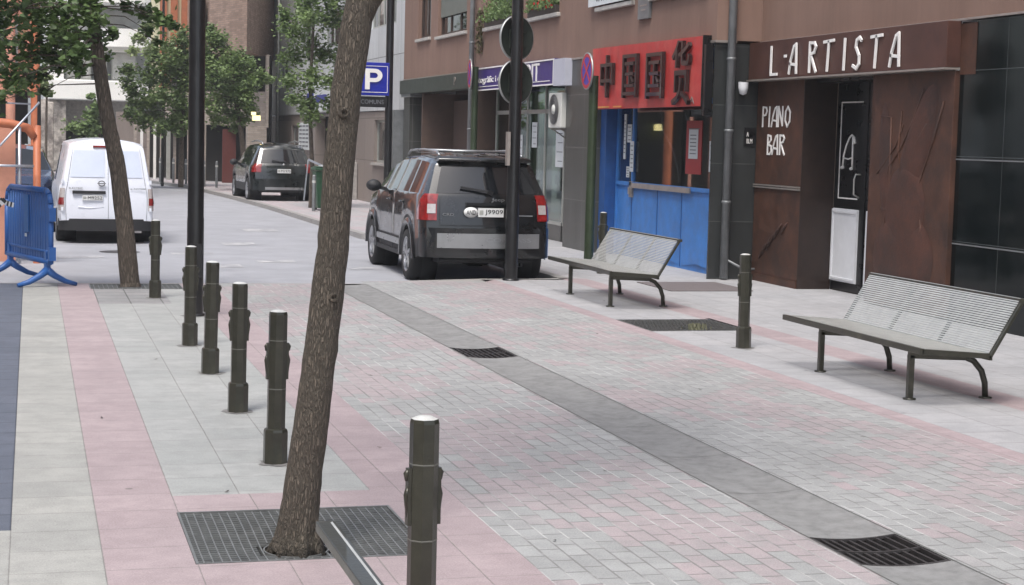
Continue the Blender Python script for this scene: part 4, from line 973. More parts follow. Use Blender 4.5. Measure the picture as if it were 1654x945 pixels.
# benches
def bench():
    t = thing('bench', 'x', 'bench', (0,0,0), 'metal benches with slatted wire seats')
    L = 2.4; x0 = 0; # seat front x=0, junction x=.56, back top x=.98
    JX, JZ, TX, TZ = .57, .385, .82, .80
    f = MB()
    f.bar((0,0,.425),(0,L,.425),.03,.045).bar((0,.012,.425),(JX,.012,JZ),.024,.04).bar((0,L-.012,.425),(JX,L-.012,JZ),.024,.04)
    f.bar((JX,0,JZ-.01),(JX,L,JZ-.01),.03,.04); f.build('seat_frame', M_olive, t, bev=.003)
    f = MB(); f.bar((JX,.012,JZ),(TX,.012,TZ),.024,.035,(0,1,0)).bar((JX,L-.012,JZ),(TX,L-.012,TZ),.024,.035,(0,1,0)).bar((TX,-.005,TZ),(TX,L+.005,TZ),.055,.03); f.build('back_frame', M_olive, t, bev=.003)
    w = MB()
    for k in range(26): u = (k+.7)/26; w.bar((JX*u,.02,.445+(JZ+.018-.445)*u),(JX*u,L-.02,.445+(JZ+.018-.445)*u),.009,.006)
    w.build('seat', M_steel, t)
    w = MB(); n = 25
    for k in range(n): u = (k+.6)/n; c = V3((JX-.012+(TX-JX)*u, 0, JZ+.018+(TZ-JZ)*u)); w.bar((c.x,.02,c.z),(c.x,L-.02,c.z),.0125,.006,(-.86,0,.5))
    w.build('backrest', M_steel, t)
    for y in (L/3, 2*L/3): s_ = MB(); s_.bar((JX+.015,y,JZ+.01),(TX+.005,y,TZ-.01),.05,.01,(-.86,0,.5)).bar((.02,y,.415),(JX,y,JZ-.005),.05,.01).build('cross_strap', M_olive, t)
    for y in (.45, 1.98):
        lf = MB(); lf.bar((.16,y,0),(.16,y,.345),.045,.045).build('leg', M_olive, t, bev=.004)
        MB().bar((.14,y,.345),(.62,y,.325),.045,.055).bar((.30,y,.36),(.50,y,.375),.05,.05).build('crossbeam', M_olive, t, bev=.004)
        pts = [(.60,y,.33),(.70,y,.29),(.77,y,.215),(.805,y,.12),(.815,y,0)]
        a = MB()
        a.tube(pts, .024, 8); a.build('leg', M_olive, t)
        for fx_ in (.16, .815): MB().lathe([(.05,0.0),(.05,.012),(.001,.014)], (fx_,y,0), n=14).build('foot_plate', M_olive, t)
    return t
bn = bench(); bn.location = (6.30, 11.12, 0); bn['label'] = 'slatted metal bench nearest the piano bar door, right side'
dup(bn, (6.30, 18.13, 0), 'slatted metal bench beside the large dark car, before the blue shop')
dup(bn, (1.62, 4.68, 0), 'bench seen only by its bright upper back corner at the bottom edge', rz=R(180))
# blue barrier
def barrier():
    t = thing('crowd_barrier', 'x', 'barrier', (0,0,0))
    H_, Wd = 1.15, 1.62
    out = [(-Wd/2,.28),(-Wd/2,H_-.16),(-Wd/2+.05,H_-.05),(-Wd/2+.16,H_),(Wd/2-.16,H_),(Wd/2-.05,H_-.05),(Wd/2,H_-.16),(Wd/2,.28)]
    f = MB()
    for i in range(len(out)-1): f.tube([(out[i][0],0,out[i][1]),(out[i+1][0],0,out[i+1][1])], .035, 10)
    f.tube([(-Wd/2,0,.3),(Wd/2,0,.3)], .035, 10).tube([(-Wd/2,0,.42),(Wd/2,0,.42)], .02, 8); f.build('frame', M_bbar, t)
    f = MB(); f.box(-Wd/2+.03, Wd/2-.03, -.006, .006, .31, H_-.03)
    n = 17
    for k in range(n): x = -Wd/2+.07+(Wd-.14)*k/(n-1); f.tube([(x,0,.31),(x,0,H_-.03)], .013, 6)
    f.build('panel', M_bbar, t)
    MB().box(-.07,.07,-.03,-.012,.62,H_-.08).build('label_plate', mat('pale_blue_plastic', (.04,.15,.40), .5), t); MB().box(-.03,.03,-.036,-.03,.56,.60).build('sticker', M_paper, t)
    for sx in (-1, 1):
        x = sx*(Wd/2-.12)
        g = MB(); g.box(x-.035, x+.035, -.03, .03, .16, .42)
        for sy in (-1, 1): g.tube([(x,0,.20),(x,sy*.09,.13),(x,sy*.22,.06),(x,sy*.36,.02)], [.05,.04,.033,.025], 8)
        g.build('foot', M_bbar, t)
    for z in (.85, .38): MB().box(Wd/2+.02, Wd/2+.07, -.04, .04, z-.06, z+.1).build('hook', M_bbar, t)
    return t
bar = barrier(); bar.location = (-.03, 21.72, 0); bar.rotation_euler.z = R(-71.5); bar['label'] = 'blue plastic crowd barrier standing nearest the white van'
b = MB(); k_ = MB()
pts = [(-.62,21.6,1.12),(-.45,21.6,1.05),(-.28,21.55,.97),(-.20,21.5,.95)]; pts2 = [(-.30,21.5,1.02),(-.42,21.5,.90),(-.45,21.5,.74),(-.42,21.5,.60)]
for P in (pts, pts2):
    for i in range(len(P)-1):
        for j in range(4):
            a = V3(P[i]).lerp(V3(P[i+1]), j/4); c = V3(P[i]).lerp(V3(P[i+1]), (j+1)/4); (b if j % 2 else k_).bar(a, c, .004, .06)
tp = thing('barrier_tape', 'black and white striped tape knotted on the blue barrier', 'tape', (-.4,21.55,.9)); b.build('white_stripes', M_tape_w, tp); k_.build('black_stripes', M_tape_k, tp)

# green bin
t = thing('wheelie_bin', 'green wheeled bin with its lid edge pale, behind the near tree trunk', 'bin', (7.15, 42.6, 0))
b = MB(); P = []
for z, w_ in ((.06,.24),(.98,.30)): P.append((w_, z))
b.grid([[(7.15+sx*w_, 42.6+sy*w_*1.1, z) for sx, sy in ((-1,-1),(1,-1),(1,1),(-1,1),(-1,-1))] for w_, z in P], smooth=False)
b.box(6.84,7.46,42.26,42.30,.9,.98); b.build('body', M_bin, t)
MB().box(6.82,7.48,42.22,43.0,1.0,1.07).box(6.86,7.44,42.3,42.9,1.07,1.10).build('lid', M_bin, t, bev=.015)
MB().box(6.95,7.40,42.24,42.6,1.105,1.125).build('paper_on_lid', M_paper, t)
MB().lathe([(.001,-.03),(.1,-.03),(.1,.03),(.001,.03)], (6.95,42.95,.1), 'X', n=16).lathe([(.001,-.03),(.1,-.03),(.1,.03),(.001,.03)], (7.35,42.95,.1), 'X', n=16).build('wheel', M_tyre, t)
b = MB().bar((6.85,43.6,1.25),(7.3,43.4,1.05),.04,.05).bar((6.85,43.6,1.25),(6.75,43.6,.2),.03,.04); tag(b.build('handcart', M_scaf), 'pale metal handle of a cart leaning beside the green bin', 'cart')

# ------------------------------------------------------------------ trees
def leaf(b, p, s_, flat=.5):
    a = V3((random.gauss(0,1), random.gauss(0,1), random.gauss(0,.5))).normalized(); n = V3((random.gauss(0,flat), random.gauss(0,flat), 1)).normalized()
    c = a.cross(n).normalized()
    s_ *= random.uniform(.7, 1.25)
    st = p - a*s_*.55
    b.face([st, p+a*s_*.15-c*s_*.55+n*s_*.1, p+a*s_*.5-c*s_*.3, p+a*s_*.42+n*s_*.05, p+a*s_*.5+c*s_*.3, p+a*s_*.15+c*s_*.55+n*s_*.1])
def tree(name, label, trunk, rad, clumps, nleaf, size, lm, bm, group='street trees', limb=None, flat=.6, seg=12, droop=.25):
    random.seed(len(label)+nleaf)
    loc = (trunk[0][0], trunk[0][1], 0); t = thing(name, label, 'tree', loc, group)
    # smooth trunk with small bumps
    pts, rr = [], []
    for i in range(len(trunk)-1):
        for k in range(6):
            u = k/6; p = V3(trunk[i]).lerp(V3(trunk[i+1]), u); r_ = rad[i]+(rad[i+1]-rad[i])*u
            pts.append(p+V3((random.gauss(0, r_*.02), random.gauss(0, r_*.02), 0))); rr.append(r_*random.uniform(.97,1.03))
    pts.append(V3(trunk[-1])); rr.append(rad[-1])
    MB().tube(pts, rr, seg).build('trunk', bm, t)
    lb = MB(); cr = MB(); tot = sum(c[3]**1.4 for c in clumps)
    for (x, y, z, r_) in clumps:
        c = V3((x, y, z)); best = min(pts, key=lambda q: (q-c).length+max(0, c.z+.15-q.z)*1.2)
        mid = best.lerp(c, .5)+V3((random.gauss(0,.05), random.gauss(0,.05), .08))
        i_ = pts.index(best); r0 = min(rr[i_]*.35, .02)
        if r_ < .14*size/.08: r0 *= .5
        lb.tube([best, mid, c], [r0, r0*.55, r0*.2], 6)
        tw = [c+V3((random.gauss(0,1), random.gauss(0,1), random.gauss(0,.7))).normalized()*r_*random.uniform(.5,1.05) for _ in range(9)]
        for w_ in tw: lb.tube([mid.lerp(c, .6), w_], [r0*.28, r0*.1], 4, caps=False)
        n = int(nleaf*r_**1.4/tot)
        for k in range(n):
            if random.random() < .7:
                w_ = random.choice(tw); q = c.lerp(w_, random.uniform(.35, 1.1)); p = q+V3((random.gauss(0,1), random.gauss(0,1), random.gauss(0,1)))*r_*.17
            else: p = c+V3((random.gauss(0,1), random.gauss(0,1), random.gauss(0,.8)))*r_*.5
            p.z -= abs(random.gauss(0, droop))*r_*.4
            leaf(cr, p, size, flat)
    if lb.f: lb.build('branches', bm, t)
    if cr.f: cr.build('crown', lm, t)
    return t
# near tree: only its trunk is in the photograph, the crown starts above the frame
cl = [(1.7+random.gauss(0,.9), 7.9+random.gauss(0,.9), random.uniform(4.0,6.2), random.uniform(.4,.6)) for _ in range(16)]
nt = tree('street_tree', 'leaning tree with brown bark rising from the square grate in the foreground',
     [(1.17,7.74,-.06),(1.19,7.74,.05),(1.215,7.74,.29),(1.26,7.74,.67),(1.30,7.74,1.04),(1.335,7.74,1.38),(1.355,7.74,1.72),(1.385,7.74,2.09),(1.43,7.74,2.42),(1.50,7.78,2.8),(1.6,7.85,3.4),(1.7,7.9,4.4)],
     [.108,.097,.085,.079,.075,.073,.071,.069,.069,.062,.05,.03], cl, 2600, .085, M_leaf1, M_bark, seg=28)
MB().tube([(1.42,7.74,2.34),(1.48,7.72,2.50),(1.66,7.65,2.80),(1.85,7.6,3.3),(1.95,7.6,4.0)], [.045,.046,.04,.03,.02], 12).build('limb', M_bark, nt)
for (x_, y_, z_, r_) in ((1.33,7.672,1.16,.022),(1.365,7.68,2.0,.024)):
    kb_ = MB(); kb_.lathe([(r_*1.3,.02),(r_*1.1,-.012),(r_*.7,-.022),(r_*.4,-.012),(.001,-.006)], (x_, y_, z_), 'Y', n=12); kb_.build('knot', M_bark, nt)
fl = MB()
for k in range(7):
    a = 2*math.pi*k/7+.3; c_, s_ = math.cos(a), math.sin(a); fl.tube([(1.19+c_*.125, 7.74+s_*.125, -.06),(1.195+c_*.085, 7.74+s_*.085, .03),(1.205+c_*.062, 7.74+s_*.062, .20)], [.03,.03,.016], 8)
fl.build('root_flare', M_bark, nt)
so = MB(); so.lathe([(.16,-.06),(.12,-.045),(.05,-.03),(.001,-.03)], (1.19,7.76,0), n=20); tag(so.build('soil', mat('brown_soil', (.09,.07,.05), .95, var=.4, scale=40, bump=1)), kind='structure')
def at(px, py, Y):   # (only to lay out crowns: metres across and up at a distance)
    c = right*(px-827) + up*(472.5-py) + look*2750; return Vector((0,0,1.9)) + c*(Y/c.y)
def crown_at(L, Y, sp):
    out = []
    for px, py, r_ in L:
        p = at(px, py, Y+random.uniform(-sp, sp)); out.append((p.x, p.y, p.z, r_*Y/2750))
    return out
random.seed(3)
L2 = [(10,20,48),(60,30,45),(110,25,42),(30,80,45),(80,80,40),(125,85,34),(15,130,32),(55,125,26),(150,30,26),(95,50,36),(-40,60,55),(-35,110,45),(130,115,13),(178,55,15),(232,18,20),(262,30,18),(285,45,11),(170,92,11),(150,60,20),(255,66,8),(205,10,12),(-80,40,60),(60,-30,70),(150,-50,70),(240,-50,55),(0,-50,70),(112,60,26),(140,8,30),(95,100,20),(70,148,10),(240,50,9),(5,160,10)]
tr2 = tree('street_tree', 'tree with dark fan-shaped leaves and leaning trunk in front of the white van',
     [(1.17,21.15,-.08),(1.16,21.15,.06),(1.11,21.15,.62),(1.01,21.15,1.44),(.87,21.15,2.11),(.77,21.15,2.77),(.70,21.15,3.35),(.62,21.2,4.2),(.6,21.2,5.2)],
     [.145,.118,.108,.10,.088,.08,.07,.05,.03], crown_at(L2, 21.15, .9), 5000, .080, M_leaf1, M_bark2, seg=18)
L3 = [(500,25,30),(470,45,26),(530,30,30),(500,70,35),(470,90,24),(530,85,30),(470,130,22),(505,125,30),(540,130,24),(500,165,26),(475,160,16),(530,165,18),(505,190,18),(490,5,26),(545,0,26),(460,20,14),(515,-20,35)]
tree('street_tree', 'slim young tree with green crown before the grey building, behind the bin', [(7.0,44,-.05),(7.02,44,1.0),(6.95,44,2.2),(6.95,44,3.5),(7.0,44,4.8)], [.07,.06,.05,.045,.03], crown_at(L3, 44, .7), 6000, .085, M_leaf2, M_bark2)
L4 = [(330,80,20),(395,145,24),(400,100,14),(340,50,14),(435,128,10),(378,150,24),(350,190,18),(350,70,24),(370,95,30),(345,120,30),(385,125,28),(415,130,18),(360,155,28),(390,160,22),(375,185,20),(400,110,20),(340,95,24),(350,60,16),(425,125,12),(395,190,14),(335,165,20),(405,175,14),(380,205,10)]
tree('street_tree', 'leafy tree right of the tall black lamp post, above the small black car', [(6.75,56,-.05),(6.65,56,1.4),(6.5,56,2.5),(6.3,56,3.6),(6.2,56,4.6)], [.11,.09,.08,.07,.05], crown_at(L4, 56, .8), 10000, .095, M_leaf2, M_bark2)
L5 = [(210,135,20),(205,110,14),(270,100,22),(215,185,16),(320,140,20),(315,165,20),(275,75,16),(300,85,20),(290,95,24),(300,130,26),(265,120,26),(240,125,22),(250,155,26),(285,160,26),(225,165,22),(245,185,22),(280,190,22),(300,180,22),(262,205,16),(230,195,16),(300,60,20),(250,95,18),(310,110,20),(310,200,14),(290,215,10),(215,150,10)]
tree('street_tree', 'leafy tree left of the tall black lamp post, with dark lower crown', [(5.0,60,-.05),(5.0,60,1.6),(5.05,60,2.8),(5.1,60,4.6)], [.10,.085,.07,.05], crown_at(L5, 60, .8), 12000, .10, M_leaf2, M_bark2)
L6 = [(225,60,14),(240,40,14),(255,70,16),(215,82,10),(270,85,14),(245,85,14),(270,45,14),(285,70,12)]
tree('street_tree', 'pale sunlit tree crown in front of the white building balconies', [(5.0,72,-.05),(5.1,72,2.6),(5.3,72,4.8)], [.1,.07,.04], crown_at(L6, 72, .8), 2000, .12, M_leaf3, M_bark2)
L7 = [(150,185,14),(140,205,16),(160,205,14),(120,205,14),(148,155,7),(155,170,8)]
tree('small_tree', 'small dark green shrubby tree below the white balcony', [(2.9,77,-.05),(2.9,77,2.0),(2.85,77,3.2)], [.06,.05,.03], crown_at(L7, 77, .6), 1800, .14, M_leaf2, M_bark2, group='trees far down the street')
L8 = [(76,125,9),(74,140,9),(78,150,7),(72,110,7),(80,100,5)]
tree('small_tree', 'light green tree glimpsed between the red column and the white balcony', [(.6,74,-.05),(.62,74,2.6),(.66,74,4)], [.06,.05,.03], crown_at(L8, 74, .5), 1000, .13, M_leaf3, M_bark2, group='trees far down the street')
# blown dead leaves and litter on the paving
b = MB()
for (x, y) in ((2.05,10.1),(1.0,8.95),(2.6,13.2),(5.4,15.9),(3.2,9.2),(2.4,7.6),(5.0,12.2),(1.0,14.3),(6.6,19.2),(4.9,18.2),(.45,11.4)):
    a = random.uniform(0, 6); c = V3((x, y, .006)); u = V3((math.cos(a), math.sin(a), 0))*.02; v = V3((-math.sin(a), math.cos(a), 0))*.008
    b.face([c-u, c-v, c+u+V3((0,0,.006)), c+v])
tag(b.build('fallen_leaves', M_planter), 'scattered small dry dark leaves on the paving', 'leaves', kind='stuff')

# ------------------------------------------------------------------ vehicles
def interp(T, x):
    if x <= T[0][0]: return T[0][1]
    for (a, p), (b_, q) in zip(T, T[1:]):
        if x <= b_: return p+(q-p)*(x-a)/(b_-a)
    return T[-1][1]
def wheel(root, x, y, z, r, w_, side, rimr=.68, spokes=5):
    tr = MB(); s_ = side
    pr = [(r*rimr, s_*0.0), (r*.93, s_*.005), (r*.985, s_*-.02), (r, s_*-.05), (r, s_*(-w_+.05)), (r*.97, s_*(-w_+.015)), (r*.7, s_*-w_), (.02, s_*-w_)]
    tr.lathe(pr, (x, y, z), 'X', n=36); tr.lathe([(r*rimr, 0), (r*rimr*.98, s_*-.07), (.02, s_*-.075)], (x, y, z), 'X', n=36)
    w = tr.build('wheel', M_tyre, root)
    rm = MB(); rm.lathe([(r*rimr, s_*.002), (r*rimr*.92, s_*-.004), (r*rimr*.90, s_*-.03)], (x, y, z), 'X', n=36)
    rm.lathe([(.001, s_*-.002), (.055, s_*-.004), (.065, s_*-.03)], (x, y, z), 'X', n=16)
    for k in range(spokes):
        a = 2*math.pi*k/spokes+.3
        rm.bar((x-s_*.018, y+math.cos(a)*.05, z+math.sin(a)*.05), (x-s_*.018, y+math.cos(a)*r*rimr*.93, z+math.sin(a)*r*rimr*.93), .045*r/.33, .03, (1,0,0))
    rm.build('rim', M_rim, w)
def vehicle(name, label, S, loc, rz, sc=1):
    t = thing(name, label, S['cat'], (0,0,0)); OFF[t] = (0,0,0)
    L, wc, R_ = S['L'], S['wheels'], S['arch']
    ys = sorted({0, L, *[i*.1 for i in range(int(L*10)+1)], *[w for ab in S['side_glass'] for w in ab], *[w for w in S.get('ws', ())], *[c+R_*math.cos(math.pi*k/10) for c in wc for k in range(11)]})
    yy = []; 
    for y in ys:
        if not yy or y-yy[-1] > .012 or any(abs(y-g) < 1e-6 for ab in S['side_glass'] for g in ab): yy.append(y)
    def rowpts(y):
        w = interp(S['w'], y); zb = interp(S['belt'], y); zr = interp(S['roof'], y); zl = interp(S['low'], y); zs = zl
        for c in wc:
            if abs(y-c) < R_: zs = max(zs, S['wz']+math.sqrt(R_*R_-(y-c)**2))
        k = max(0, min(1, (zr-zb)/S['kd'])); wr = interp(S['wr'], y)
        x5 = w*.93+(wr-w*.93)*k; x6 = x5-.05-.10*k
        R0 = [(w-.12, zs), (w-.01, zs), (w, zs+(zb-zs)*.30), (w*1.005, zs+(zb-zs)*.62), (w*.985, zb-.02), (w*.955, zb+.02*k), (x5+.0, zb+(zr-zb)*.86), (x5-.03, zb+(zr-zb)*.94), (x6-.03, zr-.008), (x6*.5, zr+.022*k+.004), (0, zr+.034*k+.005)]
        out = []
        for x, z in R0: out.append(V3((x, y+interp(S['rear'], z)*max(0, 1-y/.9) - interp(S['front'], z)*max(0, 1-(L-y)/.7), z)))
        return out
    rows = [rowpts(y) for y in yy]; NR = len(rows[0])
    def isglass(i, j):
        ym = (yy[i]+yy[i+1])/2
        if j == 5 and any(a < ym < b_ for a, b_ in S['side_glass']): return True
        return False
    def isws(i, j):
        ym = (yy[i]+yy[i+1])/2; return 'ws' in S and S['ws'][0] < ym < S['ws'][1] and j >= 7
    for side in (1, -1):
        pass
    bd = MB(); gl = MB(); wsg = MB(); tr = MB()
    for side in (1, -1):
        P = [[V3((p.x*side, p.y, p.z)) for p in r_] for r_ in rows]
        bd.grid(P, skip=lambda i, j: isglass(i, j) or isws(i, j) or (S.get('clad') and j == 1))
        gl.grid(P, skip=lambda i, j: not isglass(i, j)); wsg.grid(P, skip=lambda i, j: not isws(i, j))
        if S.get('clad'): tr.grid(P, skip=lambda i, j: j != 1)
    # rear and front faces
    r0 = rows[0]; r1 = rows[-1]; NS = 16
    def rear(s_, z):   # point on the tail surface
        for a, b_ in zip(r0[1:9], r0[2:10]):
            if a.z <= z <= b_.z or b_ is r0[9]:
                u = 0 if b_.z == a.z else max(0, min(1, (z-a.z)/(b_.z-a.z))); x = a.x+(b_.x-a.x)*u; y = a.y+(b_.y-a.y)*u; break
        return V3((x*s_, y-S['bulge']*(1-s_*s_), z))
    def rgrid(s0, s1, z0, z1, off, n=8, m=6):
        return [[rear(s0+(s1-s0)*i/n, z0+(z1-z0)*j/m)+V3((0,-off,0)) for i in range(n+1)] for j in range(m+1)]
    zt = r0[8].z
    P = []
    for j in range(1, 9): P.append([V3((r0[j].x*s_, r0[j].y-S['bulge']*(1-s_*s_), r0[j].z)) for s_ in [1-2*k/NS for k in range(NS+1)]])
    P.append([V3((r0[8].x*s_, r0[9].y+.02-S['bulge']*(1-s_*s_), r0[8].z+(r0[10].z-r0[8].z)*(1-s_*s_)+.001)) for s_ in [1-2*k/NS for k in range(NS+1)]])
    bd.grid(P)
    P = [[V3((r1[j].x*s_, r1[j].y+.05*(1-s_*s_), r1[j].z)) for s_ in [1-2*k/NS for k in range(NS+1)]] for j in range(1, 9)]; bd.grid([r_[::-1] for r_ in P])
    body = bd.build('body', S['paint'], t)
    if gl.f: gl.build('side_window', M_cglass, t)
    if wsg.f: wsg.build('windscreen', M_cglass, t)
    if tr.f: tr.build('lower_cladding', M_trim, t)
    ub = MB(); ub.box(-.62, .62, .12, L-.25, S['low'][1][1]-.06, S['low'][1][1]+.3)
    for c in wc: ub.box(-interp(S['w'], c)+.22, interp(S['w'], c)-.22, c-R_*.98, c+R_*.98, S['wz'], S['wz']+R_*.96)
    # wheel-arch liners
    for c in wc:
        for sd_ in (1, -1):
            w = interp(S['w'], c); ub.lathe([(R_*1.0, sd_*(w-.13)), (R_*1.0, sd_*(w-.34)), (.05, sd_*(w-.34))], (0, c, S['wz']), 'X', n=28)
    ub.build('underbody', M_trim, t)
    for c in wc:
        for sd_ in (1, -1): wheel(t, sd_*(interp(S['w'], c)+.008), c, S['wr_'], S['wr_'], .22, sd_, S.get('rimr', .68), S.get('spokes', 5))
    T = dict(rear=rear, rgrid=rgrid, rows=rows, yy=yy, t=t, rowpts=rowpts, body=body)
    t.location = loc; t.rotation_euler.z = rz; t.scale = (sc, sc, sc)
    return T
def wrap_lamp(T, side, z0, z1, s0, dy, mat_, name, off=.010):
    """lamp that wraps round the rear corner: tail part from s0 to the corner, side part dy long"""
    b = MB(); rows_ = []
    for j in range(6):
        z = z0+(z1-z0)*j/5; r_ = []
        for i in range(5): r_.append(T['rear'](side*(s0+(1-s0)*i/4), z)+V3((side*.004,-off,0)))
        e = T['rear'](side, z)
        for i in range(1, 5):
            y = dy*i/4*(.3+.7*min(1, (1-j/5)*1.7)); pr = T['rowpts'](y)
            for a, b_ in zip(pr[1:9], pr[2:10]):
                if a.z <= z <= b_.z: u = (z-a.z)/(b_.z-a.z+1e-9); q = a.lerp(b_, u); break
            else: q = pr[4]
            r_.append(V3(((q.x+off)*side, q.y, z)))
        rows_.append(r_)
    b.grid(rows_); return b.build(name, mat_, T['t'])
def seams(T, ys, tail=None, zlo=.34):
    for side in (1, -1):
        for y in ys:
            b = MB(); A, B_ = T['rowpts'](y), T['rowpts'](y+.012)
            P = [[V3(((p.x+.004)*side, p.y, p.z)) for p in q[1:6]] for q in (A, B_)]
            b.grid(P); b.build('door_gap', M_dblack, T['t'])
    if tail:
        s_, z0, z1 = tail
        for sg in (-s_, s_-.012): b = MB(); b.grid(T['rgrid'](sg, sg+.012, z0, z1, .005, 1, 8)); b.build('tailgate_gap', M_dblack, T['t'])
        b = MB(); b.grid(T['rgrid'](-s_, s_, z0, z0+.014, .005, 12, 1)); b.build('tailgate_gap', M_dblack, T['t'])
def plate(T, txt, xc, zc, w_, h_, oval=None):
    y = T['rear'](0, zc).y-.035; p = MB().box(xc-w_/2, xc+w_/2, y, y+.03, zc-h_/2, zc+h_/2).build('number_plate', M_plate, T['t'])
    text_mb(txt, (xc-w_/2+w_*.27, y, zc-h_*.30), FY, w_*.70, h_*.62, .004).build('characters', M_dblack, p)
    MB().box(xc-w_/2+w_*.05, xc-w_/2+w_*.2, y-.003, y, zc-h_*.25, zc+h_*.25).build('crest', M_alu, p)
# --- the dark jeep
JS = dict(cat='car', L=4.40, wheels=(.88,3.515), arch=.405, wz=.35, wr_=.345, paint=M_car, clad=True,
    w=[(0,.80),(.12,.855),(.4,.885),(3.7,.885),(4.1,.84),(4.4,.68)], belt=[(0,1.16),(3.2,1.14),(3.6,1.06),(4.2,.94),(4.4,.75)],
    roof=[(0,1.60),(.5,1.65),(1.4,1.68),(2.3,1.65),(2.75,1.57),(3.4,1.16),(4.2,1.0),(4.4,.80)], low=[(0,.42),(.3,.34),(.6,.30),(3.9,.30),(4.4,.34)],
    kd=.44, wr=[(0,.655),(.6,.68),(2.6,.66),(3.4,.72)], rear=[(.3,.10),(.42,.03),(.70,0),(.76,.05),(1.05,.06),(1.18,.12),(1.58,.30),(1.66,.31)], front=[(.3,.1),(.6,0),(.8,.03),(1.0,.1)],
    side_glass=[(.30,.98),(1.06,1.78),(1.90,2.78)], ws=(2.74,3.38), bulge=.08, spokes=5)
T = vehicle('parked_car', 'dark off-road car parked at the plaza edge, seen from behind, number plate J9909', JS, (6.0, 22.45, -.1), R(-1.0), 1.05); t = T['t']
MB().grid(T['rgrid'](-.88,.88,1.19,1.55,.006,10,6)).build('rear_window', M_cglass, t)
sp_ = MB(); z = 1.60
sp_.grid([[V3((.62*s_, T['rear'](0,1.58).y-.09+.09*s_*s_ + dy, zz)) for s_ in [1-2*k/12 for k in range(13)]] for dy, zz in ((.25,1.665),(.0,1.64),(.0,1.60),(.2,1.59))]); sp_.build('spoiler', M_car, t)
for sd_ in (1, -1):
    l = wrap_lamp(T, sd_, .84, 1.18, .835, .24, M_lred, 'tail_lamp', .012)
    b = MB(); b.grid([[T['rear'](sd_*(.85+.135*i/3), z)+V3((sd_*.01,-.02,0)) for i in range(4)] for z in (.93,.97,1.01,1.05)]); b.build('clear_lens', M_lclear, l)
    rl = MB().tube([(sd_*.56,.45,1.67),(sd_*.56,.6,1.715),(sd_*.57,1.4,1.74),(sd_*.57,2.3,1.715),(sd_*.56,2.5,1.66)], .018, 8).build('roof_rail', M_silver, t)
    mr = MB(); mr.lathe([(.001,-.07),(.07,-.06),(.095,0),(.09,.06),(.001,.08)], (0,0,0), 'Y', n=18); 
    for i, v in enumerate(mr.v): mr.v[i] = (sd_*1.02+v[0]*1.15, 2.72+v[1], 1.20+v[2]*.9)
    mr.bar((sd_*.84,2.74,1.15),(sd_*.98,2.73,1.18),.05,.05).build('side_mirror', M_trim, t)
    for y in (1.15, 2.05): MB().tube([(sd_*.895,y,1.03),(sd_*.92,y+.03,1.035),(sd_*.92,y+.15,1.035),(sd_*.895,y+.18,1.03)], .012, 6).build('door_handle', M_car, t)
    for c in JS['wheels']:
        f = MB(); f.grid([[V3((sd_*xx, c+rr_*math.cos(a), .35+rr_*math.sin(a))) for a in [math.pi*k/18-.08+.16*k/18 for k in range(19)]] for xx, rr_ in ((.80,.405),(.912,.408),(.915,.46),(.885,.49))]); f.build('wheel_flare', M_car, t)
    MB().box(min(sd_*.885,sd_*.91), max(sd_*.885,sd_*.91), 1.36, 3.04, .44, .52).build('side_strip', M_silver, t)
    MB().box(min(sd_*.88,sd_*.90), max(sd_*.88,sd_*.90), 1.30, 3.08, .30, .36).build('door_sill', M_trim, t)
for y in (1.0, 1.085-.02, 1.83): pass
for k in range(9): MB().box(-.50+k*.12, -.475+k*.12, .52, 2.3, 1.686, 1.70).build('roof_rib', M_silver, t) if k % 2 == 0 else None
for y in (1.0, 2.0): MB().tube([(-.57,y,1.73),(.57,y,1.73)], .016, 8).build('roof_bar', M_silver, t)
# bumper
bp = MB(); bp.grid([[V3((JS['w'][1][1]*1.02*math.sin(a), .24-.36*math.cos(a)**.6 if abs(a) < 1.57 else .3, z)) for a in [-1.5+3.0*k/20 for k in range(21)]] for z in (.36,.42,.71,.745)])
bp.grid([[V3((JS['w'][1][1]*1.02*math.sin(a)*u, .24-(.36*math.cos(a)**.6)*u if abs(a) < 1.57 else .3, .745)) for a in [-1.5+3.0*k/20 for k in range(21)]] for u in (1, .8)])
bp.build('rear_bumper', M_car, t)
yb_ = -.075
bs_ = MB(); bs_.grid([[V3((.90*math.sin(a), .24-.36*math.cos(a)**.6-.03, z)) for a in [-.86+1.72*k/16 for k in range(17)]] for z in (.49,.68)]); bs_ = bs_.build('silver_bumper_strip', M_silver, t)
text_mb('COMPASS', (-.05, -.158, .575), FY, .60, .05, .004).build('embossed_lettering', M_rim, bs_)
MB().box(-.5,.5,.1,.5,.30,.40).build('bumper_lower', M_trim, t)
MB().tube([(-.62,.1,.33),(.62,.1,.33)], .03, 8).build('tow_bar', M_trim, t)
seams(T, (1.02, 1.84, 2.86), (.80, .77, 1.18))
plate(T, 'J9909', .03, .95, .34, .115)
y_ = T['rear'](0,.95).y
ov = MB(); ov.lathe([(.001,0),(.085,0),(.085,.02)], (0,0,0), 'Y', n=24)
for i, v in enumerate(ov.v): ov.v[i] = (-.235+v[0]*1.1, y_-.035+v[1], .95+v[2]*.8)
o_ = ov.build('country_badge', M_plate, t); text_mb('AND', (-.295, y_-.036, .92), FY, .12, .06, .004).build('characters', M_dblack, o_)
MB().box(-.30,.30, y_-.03, y_+.05, 1.035, 1.075).build('boot_handle', M_car, t)
text_mb('Jeep', (.04, y_-.02, 1.085), FY, .17, .055, .006).build('badge', M_silver, t); text_mb('CRD', (-.60, y_+.02, .90), FY, .15, .035, .006).build('badge', M_silver, t); MB().box(.42,.60,y_-.001,y_+.03,.905,.918).build('badge', M_silver, t)
